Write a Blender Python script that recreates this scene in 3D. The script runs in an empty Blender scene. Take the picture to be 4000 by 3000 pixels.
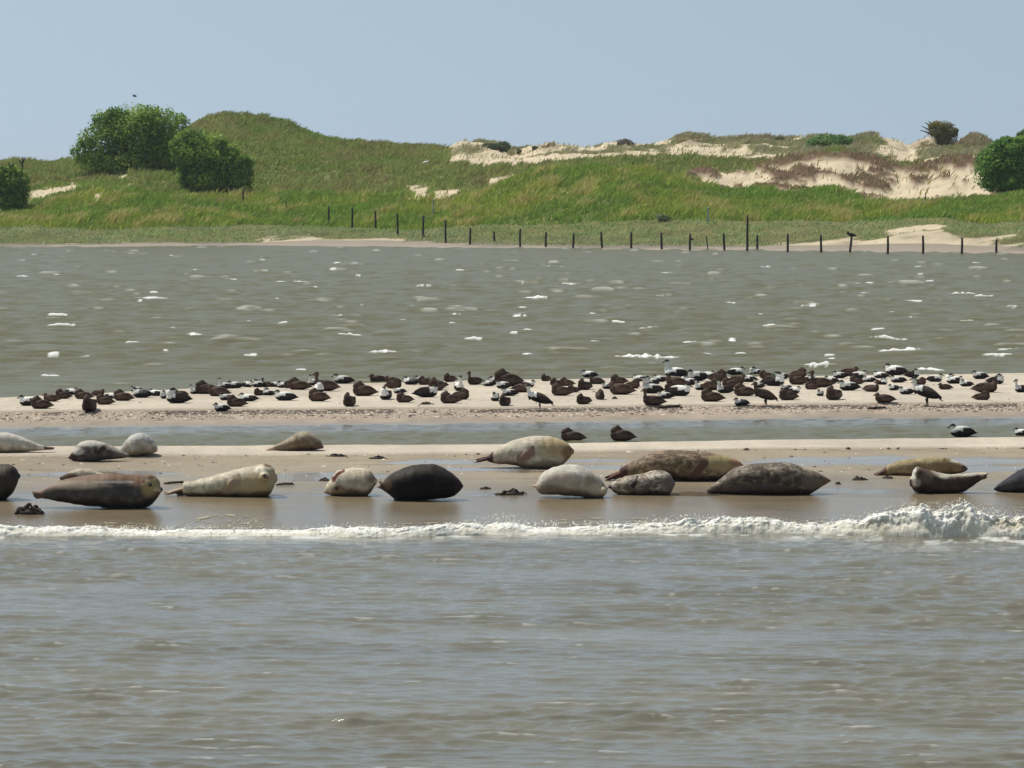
import bpy, bmesh, math, random
import numpy as np
from mathutils import Vector, Matrix

S = bpy.context.scene
COL = S.collection
# ------------------------------------------------------------------ camera, light, exposure
FPX, CH, HZ = 15000.0, 4.6, 650.0          # focal length in photo pixels, camera height, horizon row
cam_d = bpy.data.cameras.new("camera")
cam_d.sensor_width = 36.0
cam_d.lens = FPX / 4000.0 * 36.0
cam_d.shift_y = -(1500.0 - HZ) / 4000.0
cam_d.clip_start, cam_d.clip_end = 0.5, 20000.0
cam = bpy.data.objects.new("camera", cam_d)
cam.location = (0, 0, CH)
cam.rotation_euler = (math.radians(90), 0, 0)
COL.objects.link(cam)
S.camera = cam

SUN_DIR = Vector((-0.44, 0.27, 0.86)).normalized()
SUN_EL = math.asin(SUN_DIR.z)
SUN_AZ = math.atan2(SUN_DIR.x, SUN_DIR.y)
world = bpy.data.worlds.new("World")
S.world = world
world.use_nodes = True
nt = world.node_tree
nt.nodes.clear()
wo = nt.nodes.new("ShaderNodeOutputWorld")
bg = nt.nodes.new("ShaderNodeBackground")
sky = nt.nodes.new("ShaderNodeTexSky")
sky.sky_type = 'NISHITA'
sky.sun_disc = False
sky.sun_elevation = SUN_EL
sky.sun_rotation = SUN_AZ
sky.air_density, sky.dust_density, sky.ozone_density = 1.0, 0.6, 1.5
tc = nt.nodes.new("ShaderNodeTexCoord")
va = nt.nodes.new("ShaderNodeVectorMath"); va.operation = 'MULTIPLY_ADD'
va.inputs[1].default_value = (1, 1, 0.75); va.inputs[2].default_value = (0, 0, 0.30)
vn = nt.nodes.new("ShaderNodeVectorMath"); vn.operation = 'NORMALIZE'
hs = nt.nodes.new("ShaderNodeHueSaturation")
hs.inputs['Saturation'].default_value = 0.62
hs.inputs['Value'].default_value = 1.0
nt.links.new(tc.outputs['Generated'], va.inputs[0])
nt.links.new(va.outputs[0], vn.inputs[0])
nt.links.new(vn.outputs[0], sky.inputs[0])
nt.links.new(sky.outputs[0], hs.inputs['Color'])
tint = nt.nodes.new("ShaderNodeMix"); tint.data_type = 'RGBA'; tint.blend_type = 'MULTIPLY'
tint.inputs[0].default_value = 1.0; tint.inputs[7].default_value = (0.995, 1.04, 0.965, 1)
nt.links.new(hs.outputs[0], tint.inputs[6])
nt.links.new(tint.outputs[2], bg.inputs[0])
bg.inputs[1].default_value = 0.122
nt.links.new(bg.outputs[0], wo.inputs[0])

sd = bpy.data.lights.new("sun", 'SUN')
sd.energy = 4.2
sd.angle = math.radians(0.5)
sd.color = (1.0, 0.955, 0.88)
sun = bpy.data.objects.new("sun", sd)
sun.rotation_euler = SUN_DIR.to_track_quat('Z', 'Y').to_euler()
COL.objects.link(sun)
S.view_settings.view_transform = 'Standard'
S.view_settings.look = 'None'
S.view_settings.exposure = 0.0
S.view_settings.gamma = 1.0

# ------------------------------------------------------------------ helpers
rng = np.random.default_rng(11)
random.seed(5)

def tag(o, label=None, cat=None, group=None, kind=None):
    if label: o['label'] = label
    if cat: o['category'] = cat
    if group: o['group'] = group
    if kind: o['kind'] = kind
    return o

def _hash(ix, iy, seed):
    h = (ix.astype(np.int64) * 374761393 + iy.astype(np.int64) * 668265263 + seed * 1274126177) & 0x7fffffff
    h = ((h ^ (h >> 13)) * 1274126177) & 0x7fffffff
    h = h ^ (h >> 16)
    return (h & 0xffff) / 65535.0

def vnoise(x, y, seed=0):
    x = np.asarray(x, float); y = np.asarray(y, float)
    ix, iy = np.floor(x), np.floor(y)
    fx, fy = x - ix, y - iy
    fx = fx * fx * fx * (fx * (fx * 6 - 15) + 10); fy = fy * fy * fy * (fy * (fy * 6 - 15) + 10)
    a = _hash(ix, iy, seed); b = _hash(ix + 1, iy, seed)
    c = _hash(ix, iy + 1, seed); d = _hash(ix + 1, iy + 1, seed)
    return (a + (b - a) * fx) * (1 - fy) + (c + (d - c) * fx) * fy   # 0..1

def fbm(x, y, seed=0, octs=4, gain=0.5):
    t, a, n = 0.0, 1.0, 0.0
    for i in range(octs):
        t = t + a * (vnoise(x * 2 ** i + 17.3 * i, y * 2 ** i - 9.1 * i, seed + i) - 0.5)
        n += a; a *= gain
    return t / n * 2.0        # about -1..1

def sstep(a, b, x):
    t = np.clip((x - a) / (b - a), 0, 1)
    return t * t * (3 - 2 * t)

def ip(u, pts):
    return np.interp(u, [p[0] for p in pts], [p[1] for p in pts])

def mesh_np(name, v, faces, mat=None, smooth=True, attrs=None, parent=None, loc=None):
    """faces: (n,k) int array or list of such arrays."""
    me = bpy.data.meshes.new(name)
    if not isinstance(faces, list): faces = [faces]
    faces = [f for f in faces if len(f)]
    me.vertices.add(len(v))
    me.vertices.foreach_set("co", np.asarray(v, np.float32).ravel())
    nl = sum(f.size for f in faces); nf = sum(len(f) for f in faces)
    me.loops.add(nl); me.polygons.add(nf)
    me.loops.foreach_set("vertex_index", np.concatenate([f.ravel() for f in faces]).astype(np.int32))
    st = np.concatenate([np.full(len(f), f.shape[1]) for f in faces])
    me.polygons.foreach_set("loop_start", np.concatenate([[0], np.cumsum(st)[:-1]]).astype(np.int32))
    me.polygons.foreach_set("use_smooth", np.full(nf, smooth))
    me.update(calc_edges=True)
    for k, a in (attrs or {}).items():
        a = np.asarray(a, np.float32)
        if a.ndim == 2:
            at = me.attributes.new(k, 'FLOAT_COLOR', 'POINT')
            if a.shape[1] == 3: a = np.hstack([a, np.ones((len(a), 1), np.float32)])
            at.data.foreach_set("color", a.ravel())
        else:
            at = me.attributes.new(k, 'FLOAT', 'POINT')
            at.data.foreach_set("value", a)
    if mat: me.materials.append(mat)
    o = bpy.data.objects.new(name, me)
    COL.objects.link(o)
    if parent: o.parent = parent
    if loc is not None: o.location = loc
    return o

def grid_faces(nr, nc):
    i = np.arange(nr - 1)[:, None] * nc + np.arange(nc - 1)[None, :]
    return np.stack([i, i + 1, i + nc + 1, i + nc], -1).reshape(-1, 4)

class NT:
    def __init__(s, name):
        s.m = bpy.data.materials.new(name); s.m.use_nodes = True
        s.t = s.m.node_tree; s.b = s.t.nodes['Principled BSDF']
    def n(s, typ, **kw):
        nd = s.t.nodes.new(typ)
        for k, v in kw.items():
            if k.startswith('i_'):
                key = k[2:]
                nd.inputs[int(key) if key.isdigit() else key.replace('_', ' ')].default_value = v
            else: setattr(nd, k, v)
        return nd
    def l(s, a, b): s.t.links.new(a, b)
    def attr(s, name): return s.n("ShaderNodeAttribute", attribute_name=name)
    def noise(s, scale, detail=4, rough=0.6, vec=None):
        nd = s.n("ShaderNodeTexNoise"); nd.inputs['Scale'].default_value = scale
        nd.inputs['Detail'].default_value = detail; nd.inputs['Roughness'].default_value = rough
        if vec: s.l(vec, nd.inputs['Vector'])
        return nd
    def coords(s, scale=(1, 1, 1)):
        tcn = s.n("ShaderNodeTexCoord"); mp = s.n("ShaderNodeMapping")
        mp.inputs['Scale'].default_value = scale
        s.l(tcn.outputs['Object'], mp.inputs['Vector']); return mp.outputs[0]
    def ramp(s, fac, pts):
        r = s.n("ShaderNodeValToRGB"); el = r.color_ramp.elements
        while len(el) < len(pts): el.new(0.5)
        for e, (p, c) in zip(el, pts):
            e.position = p; e.color = (*c, 1) if len(c) == 3 else c
        s.l(fac, r.inputs[0]); return r
    def mix(s, fac, a, b, blend='MIX'):
        m = s.n("ShaderNodeMix", data_type='RGBA', blend_type=blend)
        for inp, val in ((m.inputs[0], fac), (m.inputs[6], a), (m.inputs[7], b)):
            if isinstance(val, (int, float)): inp.default_value = val
            elif isinstance(val, tuple): inp.default_value = (*val, 1)
            else: s.l(val, inp)
        return m.outputs[2]
    def math(s, op, a, b=None, c=None):
        m = s.n("ShaderNodeMath", operation=op)
        for i, val in enumerate((a, b, c)):
            if val is None: continue
            if isinstance(val, (int, float)): m.inputs[i].default_value = val
            else: s.l(val, m.inputs[i])
        return m.outputs[0]
    def bump(s, height, strength, dist):
        b = s.n("ShaderNodeBump"); b.inputs['Strength'].default_value = strength
        b.inputs['Distance'].default_value = dist
        s.l(height, b.inputs['Height']); s.l(b.outputs[0], s.b.inputs['Normal']); return b

# ------------------------------------------------------------------ materials
def mat_ground():
    t = NT("sand_and_soil")
    c = t.attr("Col").outputs['Color']; w = t.attr("wet").outputs['Fac']
    n1 = t.noise(9, 6, .7, t.coords()); n2 = t.noise(60, 3, .6, t.coords())
    f = t.math('MULTIPLY_ADD', n1.outputs[0], 0.55, 0.72)
    f2 = t.math('MULTIPLY_ADD', n2.outputs[0], 0.3, 0.85)
    ff = t.math('MULTIPLY', f, f2)
    dryf = t.math('SUBTRACT', 1.0, w)
    ff = t.math('ADD', t.math('MULTIPLY', ff, dryf), w)
    vs = t.n("ShaderNodeVectorMath", operation='SCALE'); t.l(c, vs.inputs[0]); t.l(ff, vs.inputs['Scale'])
    t.l(vs.outputs[0], t.b.inputs['Base Color'])
    r = t.n("ShaderNodeMapRange"); t.l(w, r.inputs[0])
    r.inputs[3].default_value = 0.95; r.inputs[4].default_value = 0.05; r.inputs[2].default_value = 0.9
    t.l(r.outputs[0], t.b.inputs['Roughness'])
    sp = t.n("ShaderNodeMapRange"); t.l(w, sp.inputs[0])
    sp.inputs[3].default_value = 0.05; sp.inputs[4].default_value = 0.42
    t.l(sp.outputs[0], t.b.inputs['Specular IOR Level'])
    hb = t.math('MULTIPLY', t.math('ADD', n1.outputs[0], t.math('MULTIPLY', n2.outputs[0], .35)), dryf)
    t.bump(hb, 0.35, 0.05)
    return t.m

def mat_water():
    t = NT("sea_water")
    fo = t.attr("foam").outputs['Fac']; sh = t.attr("near").outputs['Fac']
    co = t.coords((1.0, 1.0, 1.0))
    big = t.noise(0.5, 4, .55, t.coords((0.45, 1.3, 1.0)))
    body = t.ramp(big.outputs[0], [(0.32, (0.128, 0.117, 0.080)), (0.68, (0.188, 0.179, 0.140))])
    bodyc = t.mix(sh, (.130, .124, .072), body.outputs[0])
    col = t.mix(fo, bodyc, (0.80, 0.80, 0.76))
    t.l(col, t.b.inputs['Base Color'])
    rr = t.math('ADD', t.math('MULTIPLY', fo, 0.5), t.math('MULTIPLY_ADD', sh, -0.22, 0.32))
    t.l(rr, t.b.inputs['Roughness'])
    t.b.inputs['IOR'].default_value = 1.333
    t.l(t.math('MULTIPLY_ADD', sh, 0.34, 0.10), t.b.inputs['Specular IOR Level'])
    nf = t.noise(2.6, 5, .6, t.coords((1.0, 0.7, 1.0)))
    nn = t.noise(15, 4, .6, t.coords((0.55, 1.7, 1.0)))
    hm = t.n("ShaderNodeMix", data_type='FLOAT')
    t.l(sh, hm.inputs[0]); t.l(t.math('MULTIPLY', nf.outputs[0], 1.0), hm.inputs[2]); t.l(t.math('MULTIPLY', nn.outputs[0], 0.10), hm.inputs[3])
    t.bump(hm.outputs[0], 0.32, 0.12)
    return t.m

def mat_foam():
    t = NT("surf_foam")
    fo = t.attr("foam").outputs['Fac']
    n1 = t.noise(26, 4, .65, t.coords())
    f = t.math('MULTIPLY', fo, t.math('MULTIPLY_ADD', n1.outputs[0], 0.9, 0.55))
    f = t.n("ShaderNodeClamp"); 
    t.l(t.math('MULTIPLY', fo, t.math('MULTIPLY_ADD', n1.outputs[0], 0.9, 0.55)), f.inputs[0])
    r = t.ramp(f.outputs[0], [(0.1, (0.24, 0.20, 0.11)), (0.45, (0.46, 0.41, 0.27)), (0.78, (0.83, 0.81, 0.73))])
    t.l(r.outputs[0], t.b.inputs['Base Color'])
    t.b.inputs['Roughness'].default_value = 0.6
    al = t.n("ShaderNodeMapRange"); t.l(f.outputs[0], al.inputs[0]); al.inputs[1].default_value = .10; al.inputs[2].default_value = .50
    t.l(al.outputs[0], t.b.inputs['Alpha'])
    n2 = t.noise(70, 3, .6, t.coords()); t.bump(n2.outputs[0], 0.6, 0.02)
    return t.m

def mat_vcol(name, rough=0.8, var=0.0, noise_scale=0, noise_amt=0.0, transl=0.0, spec=0.3, double=False):
    t = NT(name)
    c = t.attr("Col").outputs['Color']
    if noise_amt:
        n1 = t.noise(noise_scale, 4, .65, t.coords())
        f = t.math('MULTIPLY_ADD', n1.outputs[0], noise_amt * 2, 1 - noise_amt)
        vs = t.n("ShaderNodeVectorMath", operation='SCALE'); t.l(c, vs.inputs[0]); t.l(f, vs.inputs['Scale']); c = vs.outputs[0]
    if var:
        oi = t.n("ShaderNodeObjectInfo")
        f = t.math('MULTIPLY_ADD', oi.outputs['Random'], var * 2, 1 - var)
        vs = t.n("ShaderNodeVectorMath", operation='SCALE'); t.l(c, vs.inputs[0]); t.l(f, vs.inputs['Scale']); c = vs.outputs[0]
    t.l(c, t.b.inputs['Base Color'])
    t.b.inputs['Roughness'].default_value = rough
    t.b.inputs['Specular IOR Level'].default_value = spec
    if transl:
        tr = t.n("ShaderNodeBsdfTranslucent"); t.l(c, tr.inputs[0])
        ms = t.n("ShaderNodeMixShader"); ms.inputs[0].default_value = transl
        t.l(t.b.outputs[0], ms.inputs[1]); t.l(tr.outputs[0], ms.inputs[2])
        out = [n for n in t.t.nodes if n.type == 'OUTPUT_MATERIAL'][0]
        t.l(ms.outputs[0], out.inputs[0])
    return t.m

def mat_seal():
    t = NT("seal_fur")
    c = t.attr("Col").outputs['Color']; sp = t.attr("spot").outputs['Fac']
    n1 = t.noise(13, 3, .6, t.coords((0.7, 1, 1))); n2 = t.noise(34, 3, .6, t.coords((0.6, 1, 1)))
    n3 = t.noise(120, 2, .6, t.coords((0.4, 1, 1)))
    dk = t.ramp(n1.outputs[0], [(0.40, (1, 1, 1)), (0.52, (0.36, 0.32, 0.29)), (0.62, (0.30, 0.26, 0.24))])
    lt = t.ramp(n2.outputs[0], [(0.50, (0.75, 0.73, 0.70)), (0.66, (1.45, 1.42, 1.35))])
    m = t.mix(1.0, dk.outputs[0], lt.outputs[0], 'MULTIPLY')
    m = t.mix(sp, (1.0, 1.0, 1.0), m)
    cc = t.mix(1.0, c, m, 'MULTIPLY')
    f = t.math('MULTIPLY_ADD', n3.outputs[0], 0.3, 0.85)
    vs = t.n("ShaderNodeVectorMath", operation='SCALE'); t.l(cc, vs.inputs[0]); t.l(f, vs.inputs['Scale'])
    t.l(vs.outputs[0], t.b.inputs['Base Color'])
    t.b.inputs['Roughness'].default_value = 0.58
    t.b.inputs['Specular IOR Level'].default_value = 0.12
    t.bump(t.math('ADD', n3.outputs[0], n2.outputs[0]), 0.35, 0.012)
    return t.m

def mat_wood(name, a, b):
    t = NT(name)
    n1 = t.noise(14, 5, .7, t.coords((3, 3, .5)))
    r = t.ramp(n1.outputs[0], [(0.3, a), (0.7, b)])
    t.l(r.outputs[0], t.b.inputs['Base Color']); t.b.inputs['Roughness'].default_value = 0.85
    t.bump(n1.outputs[0], .6, .02)
    return t.m

M_GROUND, M_WATER, M_FOAM = mat_ground(), mat_water(), mat_foam()
M_GRASS = mat_vcol("marram_grass", 0.7, transl=0.45, spec=0.15)
M_LEAF = mat_vcol("shrub_leaves", 0.65, transl=0.38, spec=0.12)
M_DUCK = mat_vcol("plumage", 0.75, var=0.22, noise_scale=22, noise_amt=0.28, spec=0.2)
M_SEAL = mat_seal()
M_POST = mat_wood("tarred_wood", (0.012, 0.010, 0.009), (0.045, 0.036, 0.030))
M_BARK = mat_wood("bark", (0.03, 0.024, 0.018), (0.08, 0.062, 0.045))
M_DRIFT = mat_wood("dark_driftwood", (0.018, 0.012, 0.009), (0.06, 0.042, 0.03))
M_WEED = mat_wood("seaweed", (0.012, 0.009, 0.006), (0.05, 0.032, 0.018))

# ------------------------------------------------------------------ ground: one sheet from the sea bed to behind the dunes
u_in = np.arange(-160, 4161, 8.0)
u_l = -160 - np.cumsum(np.geomspace(12, 900, 26))[::-1]
u_r = 4160 + np.cumsum(np.geomspace(12, 900, 26))
U = np.concatenate([u_l, u_in, u_r]); NC = len(U)

def yz(pts, z):
    y = ip(U, pts); z = np.broadcast_to(np.asarray(z, float), U.shape)
    return FPX * (CH - z) / (y - HZ), z.copy()
def yd(pts, d):
    y = ip(U, pts); d = np.broadcast_to(np.asarray(d, float), U.shape)
    return d.copy(), CH - d * (y - HZ) / FPX
X5 = [0, 1000, 2000, 3000, 4000]
def p5(*ys): return list(zip(X5, ys))

WET = (0.205, 0.160, 0.098); DAMP = (0.29, 0.238, 0.165); DRY = (0.50, 0.435, 0.345)
SHELL = (0.345, 0.27, 0.205); BED = (0.15, 0.13, 0.09); DSAND = (0.55, 0.46, 0.32); SOIL = (0.17, 0.165, 0.07)
LAY = []     # (d, z, colour, wet, noise amplitude, rows to the next layer)
def lay(dz, col, wet, amp, n): LAY.append((dz[0], dz[1], np.array(col), wet, amp, n))
K = np.full(NC, 1.0)
lay((K * 3, K * -1.5), BED, 0, 0, 4)
lay((K * 36, K * -0.7), BED, 0, 0, 14)
lay(yz(p5(2080, 2086, 2074, 2068, 2070), 0.0), WET, .80, .002, 30)
lay(yz(p5(2000, 2000, 2000, 1990, 1990), .030), WET, .78, .003, 36)
lay(yz(p5(1935, 1935, 1935, 1925, 1920), .045), WET, .72, .005, 40)
lay(yz(p5(1850, 1850, 1845, 1835, 1835), .050), DAMP, .40, .008, 36)
lay(yz(p5(1788, 1784, 1776, 1758, 1754), .080), DAMP, .2, .010, 14)
lay(yz(p5(1774, 1768, 1762, 1746, 1742), .120), DRY, .05, .010, 14)
i8 = yz(p5(1745, 1740, 1735, 1718, 1708), .150)
lay(i8, DRY, 0, .008, 5)
lay((i8[0] + 0.9, K * 0.0), DAMP, .6, 0, 3)
c_far = yz(p5(1676, 1664, 1656, 1640, 1634), 0.0)
lay(((i8[0] + 0.9) * .6 + c_far[0] * .4, K * -0.25), BED, 0, 0, 5)
lay(c_far, DAMP, .8, .0, 16)
lay(yz(p5(1648, 1638, 1632, 1615, 1609), .06), SHELL, .2, .014, 22)
s13 = yz(p5(1613, 1603, 1598, 1585, 1578), .12)
lay(s13, SHELL, .05, .014, 5)
lay((s13[0] + .12, s13[1] + .045), DRY, 0, .006, 18)
i16 = yz(p5(1553, 1506, 1483, 1471, 1457), .21)
lay(((s13[0] + .12) * .5 + i16[0] * .5, K * .19), DRY, 0, .010, 18)
lay(i16, DRY, 0, .012, 5)
lay((i16[0] + 1.4, K * 0.0), WET, .6, 0, 4)
lay((i16[0] + 6, K * -.6), BED, 0, 0, 4)
S0 = yz([(-3000, 968), (0, 966), (600, 962), (1000, 958), (1700, 966), (2400, 973), (3000, 979), (3500, 985), (4000, 993), (7000, 1000)], 0.0)
lay((S0[0] - 14, K * -1.0), BED, 0, 0, 6)
NSHORE = len(LAY)
lay(S0, (.33, .27, .20), .45, .02, 26)
S1 = yd([(0, 930), (300, 938), (650, 922), (1000, 925), (1250, 906), (1600, 905), (1800, 920), (2100, 937), (2500, 937), (3000, 932), (3350, 920), (3600, 908), (3700, 906), (3850, 918), (4000, 917)], S0[0] + 6)
lay((S0[0] * .5 + S1[0] * .5, S1[1] * .34), (.27, .225, .165), .3, .04, 16)
lay(S1, DSAND, 0, .10, 24)
S2 = yd([(0, 888), (600, 900), (1000, 880), (1300, 885), (1650, 900), (1900, 885), (2300, 868), (2500, 862), (3000, 868), (3350, 872), (3500, 868), (3700, 855), (3850, 875), (4000, 868)], S0[0] + 13)
lay(S2, SOIL, 0, .16, 44)
S3 = yd([(-400, 800), (0, 830), (120, 815), (300, 775), (500, 752), (700, 765), (950, 772), (1000, 768), (1500, 780), (1750, 785), (1900, 748), (2000, 700), (2100, 668), (2300, 650), (2500, 658), (2650, 700), (2700, 733), (2900, 748), (3100, 735), (3250, 737), (3380, 770), (3470, 797), (3600, 790), (3800, 780), (4000, 772), (4600, 760)], S0[0] + 27)
lay(S3, SOIL, 0, .20, 10)
dipz = np.interp(U, [0, 1800, 2000, 2600, 2700, 3350, 3450, 4000], [.25, .2, -.7, -.6, -.4, -.4, .0, .1])
lay((S3[0] + 5, S3[1] + dipz), SOIL, 0, .22, 34)
S5 = yd([(-400, 690), (0, 705), (100, 702), (250, 690), (500, 655), (750, 640), (1300, 640), (1700, 655), (1800, 648), (1900, 660), (2000, 655), (2300, 622), (2600, 614), (2750, 622), (2900, 625), (3050, 622), (3150, 606), (3300, 588), (3400, 612), (3480, 640), (3600, 640), (3700, 622), (3850, 612), (4000, 610)], S0[0] + 46)
lay(S5, SOIL, 0, .25, 50)
SKY6 = [(-3000, 655), (-600, 650), (0, 646), (200, 650), (280, 645), (500, 610), (700, 530), (760, 490), (800, 470), (880, 456), (960, 460), (1040, 470), (1100, 482), (1160, 505), (1250, 535), (1340, 565), (1400, 580), (1500, 580), (1600, 580), (1740, 596), (1780, 586), (1810, 570), (1860, 561), (1930, 566), (2000, 598), (2050, 596), (2100, 576), (2150, 566), (2200, 576), (2300, 596), (2350, 584), (2400, 574), (2450, 567), (2500, 577), (2560, 576), (2620, 561), (2680, 541), (2730, 546), (2780, 561), (2860, 546), (2920, 536), (2990, 536), (3050, 546), (3150, 548), (3350, 558), (3420, 554), (3500, 566), (3550, 588), (3580, 570), (3640, 552), (3690, 575), (3740, 572), (3790, 538), (3820, 536), (3870, 566), (3900, 571), (4000, 580), (4600, 610), (7000, 640)]
d6 = S0[0] + np.interp(U, [0, 600, 1000, 1700, 1850, 4000], [70, 66, 66, 78, 100, 100])
S6 = yd(SKY6, d6)
lay(S6, SOIL, 0, np.where(U > 1745, .42, .22), 10)
lay((d6 + 16, S6[1] - 3.0), DSAND, 0, .3, 6)
lay((d6 + 60, K * 0.6), DSAND, 0, .3, 5)
lay((K * 900, K * 0.4), SOIL, 0, 0, 3)
lay((K * 4000, K * 0.2), SOIL, 0, 0, 1)

dr, zr, cr, wr, ar, vr = [], [], [], [], [], []
for i, L in enumerate(LAY):
    last = i == len(LAY) - 1
    n = 1 if last else L[5]
    N = L if last else LAY[i + 1]
    for k in range(n):
        t = k / n
        dr.append(L[0] * (1 - t) + N[0] * t); zr.append(L[1] * (1 - t) + N[1] * t)
        cr.append(L[2] * (1 - t) + N[2] * t); wr.append(L[3] * (1 - t) + N[3] * t)
        ar.append(np.broadcast_to(L[4] * (1 - t) + N[4] * t, (NC,))); vr.append(i + t)
GD, GZ = np.array(dr), np.array(zr)
VR = np.array(vr)[:, None]; NR = len(dr)
GC = np.repeat(np.array(cr)[:, None, :], NC, 1); GW = np.repeat(np.array(wr)[:, None], NC, 1)
AM = np.array(ar)
# round the dune profile: blur z along the rows beyond the beach
r0 = int(np.argmax(VR[:, 0] >= NSHORE + 1.0))
zz = GZ[r0:].copy()
for _ in range(14):
    zz[1:-1] = (zz[:-2] + 2 * zz[1:-1] + zz[2:]) / 4
rs6 = int(np.argmax(VR[:, 0] >= NSHORE + 7)) - r0      # keep the crest heights
zz += ((GZ[r0 + rs6] - zz[rs6])[None, :] * np.exp(-((np.arange(len(zz)) - rs6) / 10.0) ** 2)[:, None])
GZ[r0:] = zz
GX = (U[None, :] - 2000) / FPX * GD
far = VR >= NSHORE
n_f = fbm(GX * .28, GD * .22, 3, 5, .55)
n_n = fbm(GX * 1.6, GD * .8, 7, 5, .6)
GZ = GZ + AM * np.where(far, n_f * 1.5 + n_n * .35, n_n)
# large ripples and a painted scarp shadow line on the flats
PXU = np.repeat(U[None, :], NR, 0)
PXY = HZ + FPX * (CH - GZ) / GD

def in_poly(px, py, poly):
    inside = np.zeros(px.shape, bool)
    n = len(poly)
    for i in range(n):
        x1, y1 = poly[i]; x2, y2 = poly[(i + 1) % n]
        cond = (y1 > py) != (y2 > py)
        xi = (x2 - x1) * (py - y1) / ((y2 - y1) if y2 != y1 else 1e-9) + x1
        inside ^= cond & (px < xi)
    return inside

# --- wet film on the seal flat
flat = (VR >= 2) & (VR < 7)
streak = fbm(GX * .35, GD * 1.1, 21, 4, .55)
fil = [(60, 700, 1842, 1862), (1060, 1520, 1840, 1882), (1480, 1900, 1800, 1816), (1560, 2080, 1828, 1842), (1960, 2240, 1838, 1846), (2160, 2440, 1792, 1808),
       (2180, 2480, 1818, 1836), (2840, 4200, 1782, 1822), (3500, 4200, 1822, 1850), (2580, 2790, 1923, 1938), (60, 320, 1930, 1950), (1040, 1300, 1928, 1940), (1800, 2060, 1928, 1940), (3200, 3570, 1908, 1926), (-160, 80, 1842, 1880), (3850, 4200, 1900, 1912)]
film = np.zeros((NR, NC))
wob = fbm(GX * .9, GD * 1.5, 33, 4) 
for x0, x1, y0, y1 in fil:
    cx, cy = (x0 + x1) / 2, (y0 + y1) / 2
    e = np.abs((PXU + wob * 60 - cx) / ((x1 - x0) / 2 + 30)) ** 2 + ((PXY + wob * 11 - cy) / ((y1 - y0) / 2 + 1)) ** 2
    film = np.maximum(film, sstep(1.35, .55, e + .35 * fbm(GX * 2.2, GD * 2.6, 34, 3)))
film *= flat
thin = sstep(.28, .55, streak) * ((VR >= 4) & (VR < 6)) * .5
GW = np.where(flat, np.clip(GW + wob * .06 + thin * .3, 0, 1), GW)
GW = np.maximum(GW, film * (.86 + .09 * fbm(GX * 2.5, GD * 5, 35, 4)))
GC = GC * (1 - film[..., None] * .15)
tone = (1 + .16 * fbm(GX * .5, GD * .5, 40, 4) + .10 * fbm(GX * 3, GD * 1.2, 41, 4))[..., None]
GC = np.where((VR < NSHORE)[..., None], GC * tone, GC)
GC = np.where(((VR > 3.6) & (VR < 7.2))[..., None], GC * (1 - .20 * sstep(.15, .6, fbm(GX * .55, GD * 3.2, 43, 4)) + .10 * sstep(.2, .6, fbm(GX * .8, GD * 4, 44, 4)))[..., None], GC)
# shell bank: pale shell specks, darker patches
sb = (VR >= 11.4) & (VR < 13.2)
shell = vnoise(GX * 9, GD * 2.2, 51); patch = fbm(GX * 1.2, GD * .6, 52, 4)
GC = np.where(sb[..., None], GC * (1 + .22 * patch[..., None] + .16 * fbm(GX * 5, GD * 1.6, 57, 4)[..., None]), GC)
scarp_shade = (VR >= 12.55) & (VR < 13.1)  # step shadow under the scarp, painted into the sand as a broken dark line
GC = np.where((scarp_shade & (fbm(GX * .8, GD * 0, 53, 4) > -.2))[..., None], GC * .36, GC)
crest = (VR >= 14) & (VR < 16)
GC = np.where(crest[..., None], GC * (1 + .10 * fbm(GX * 2, GD * 1.0, 54, 4)[..., None]), GC)

# --- where sand shows among the grass
jx = PXU + 26 * fbm(GX * .55, GD * .5, 61, 4); jy = PXY + 13 * fbm(GX * .6, GD * .55, 62, 4)
sandm = np.zeros((NR, NC))
def sand(poly, v0, v1, amt=1.0):
    m = in_poly(jx, jy, poly) & (V1 >= v0) & (V1 < v1)
    np.maximum(sandm, m * amt, out=sandm)
def band(ylo, yhi, v0, v1, amt):
    pass
V1 = VR - NSHORE; V1 = np.where(V1 < 1, V1 * .5, np.where(V1 < 2, .5 + (V1 - 1) * .5, V1 - 1))
# shore: sand then patchy short grass
shore = (V1 >= 0) & (V1 < 2)
pn = fbm(GX * .22, GD * .35, 71, 5, .6)
lim = ip(U, [(0, .15), (300, .25), (600, .55), (1000, .45), (1250, .68), (1650, .5), (1850, .2), (2000, .15), (2300, .3), (2600, .35), (3000, .4), (3300, .6), (3420, .6), (3490, 1.3), (3560, 1.5), (3670, 1.5), (3720, .55), (4000, .4)])[None, :]
sm = sstep(.12, -.12, (V1 - lim) + pn * 1.1)
sandm = np.maximum(sandm, np.where(shore, sm, 0))
sand([(100, 745), (200, 735), (280, 722), (345, 735), (300, 757), (200, 768), (120, 795)], 1.8, 5)
sand([(395, 680), (440, 668), (490, 672), (485, 705), (430, 712)], 1.8, 6)
sand([(455, 738), (515, 722), (520, 735), (465, 748)], 1.8, 5); sand([(365, 770), (400, 750), (395, 790), (370, 800)], 1.8, 5)
sand([(420, 836), (520, 826), (525, 834), (425, 846)], 1.0, 4)
sand([(1360, 752), (1440, 748), (1450, 763), (1360, 765)], 2, 5); sand([(1585, 735), (1660, 728), (1665, 785), (1600, 785)], 2, 5)
sand([(1680, 755), (1720, 738), (1810, 742), (1770, 785), (1690, 790)], 2, 5)
sand([(1895, 705), (1990, 690), (2045, 692), (1960, 722), (1900, 725)], 2, 5.5)
sand([(2120, 735), (2330, 735), (2350, 775), (2160, 765)], 2, 3.2, .35)
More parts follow.
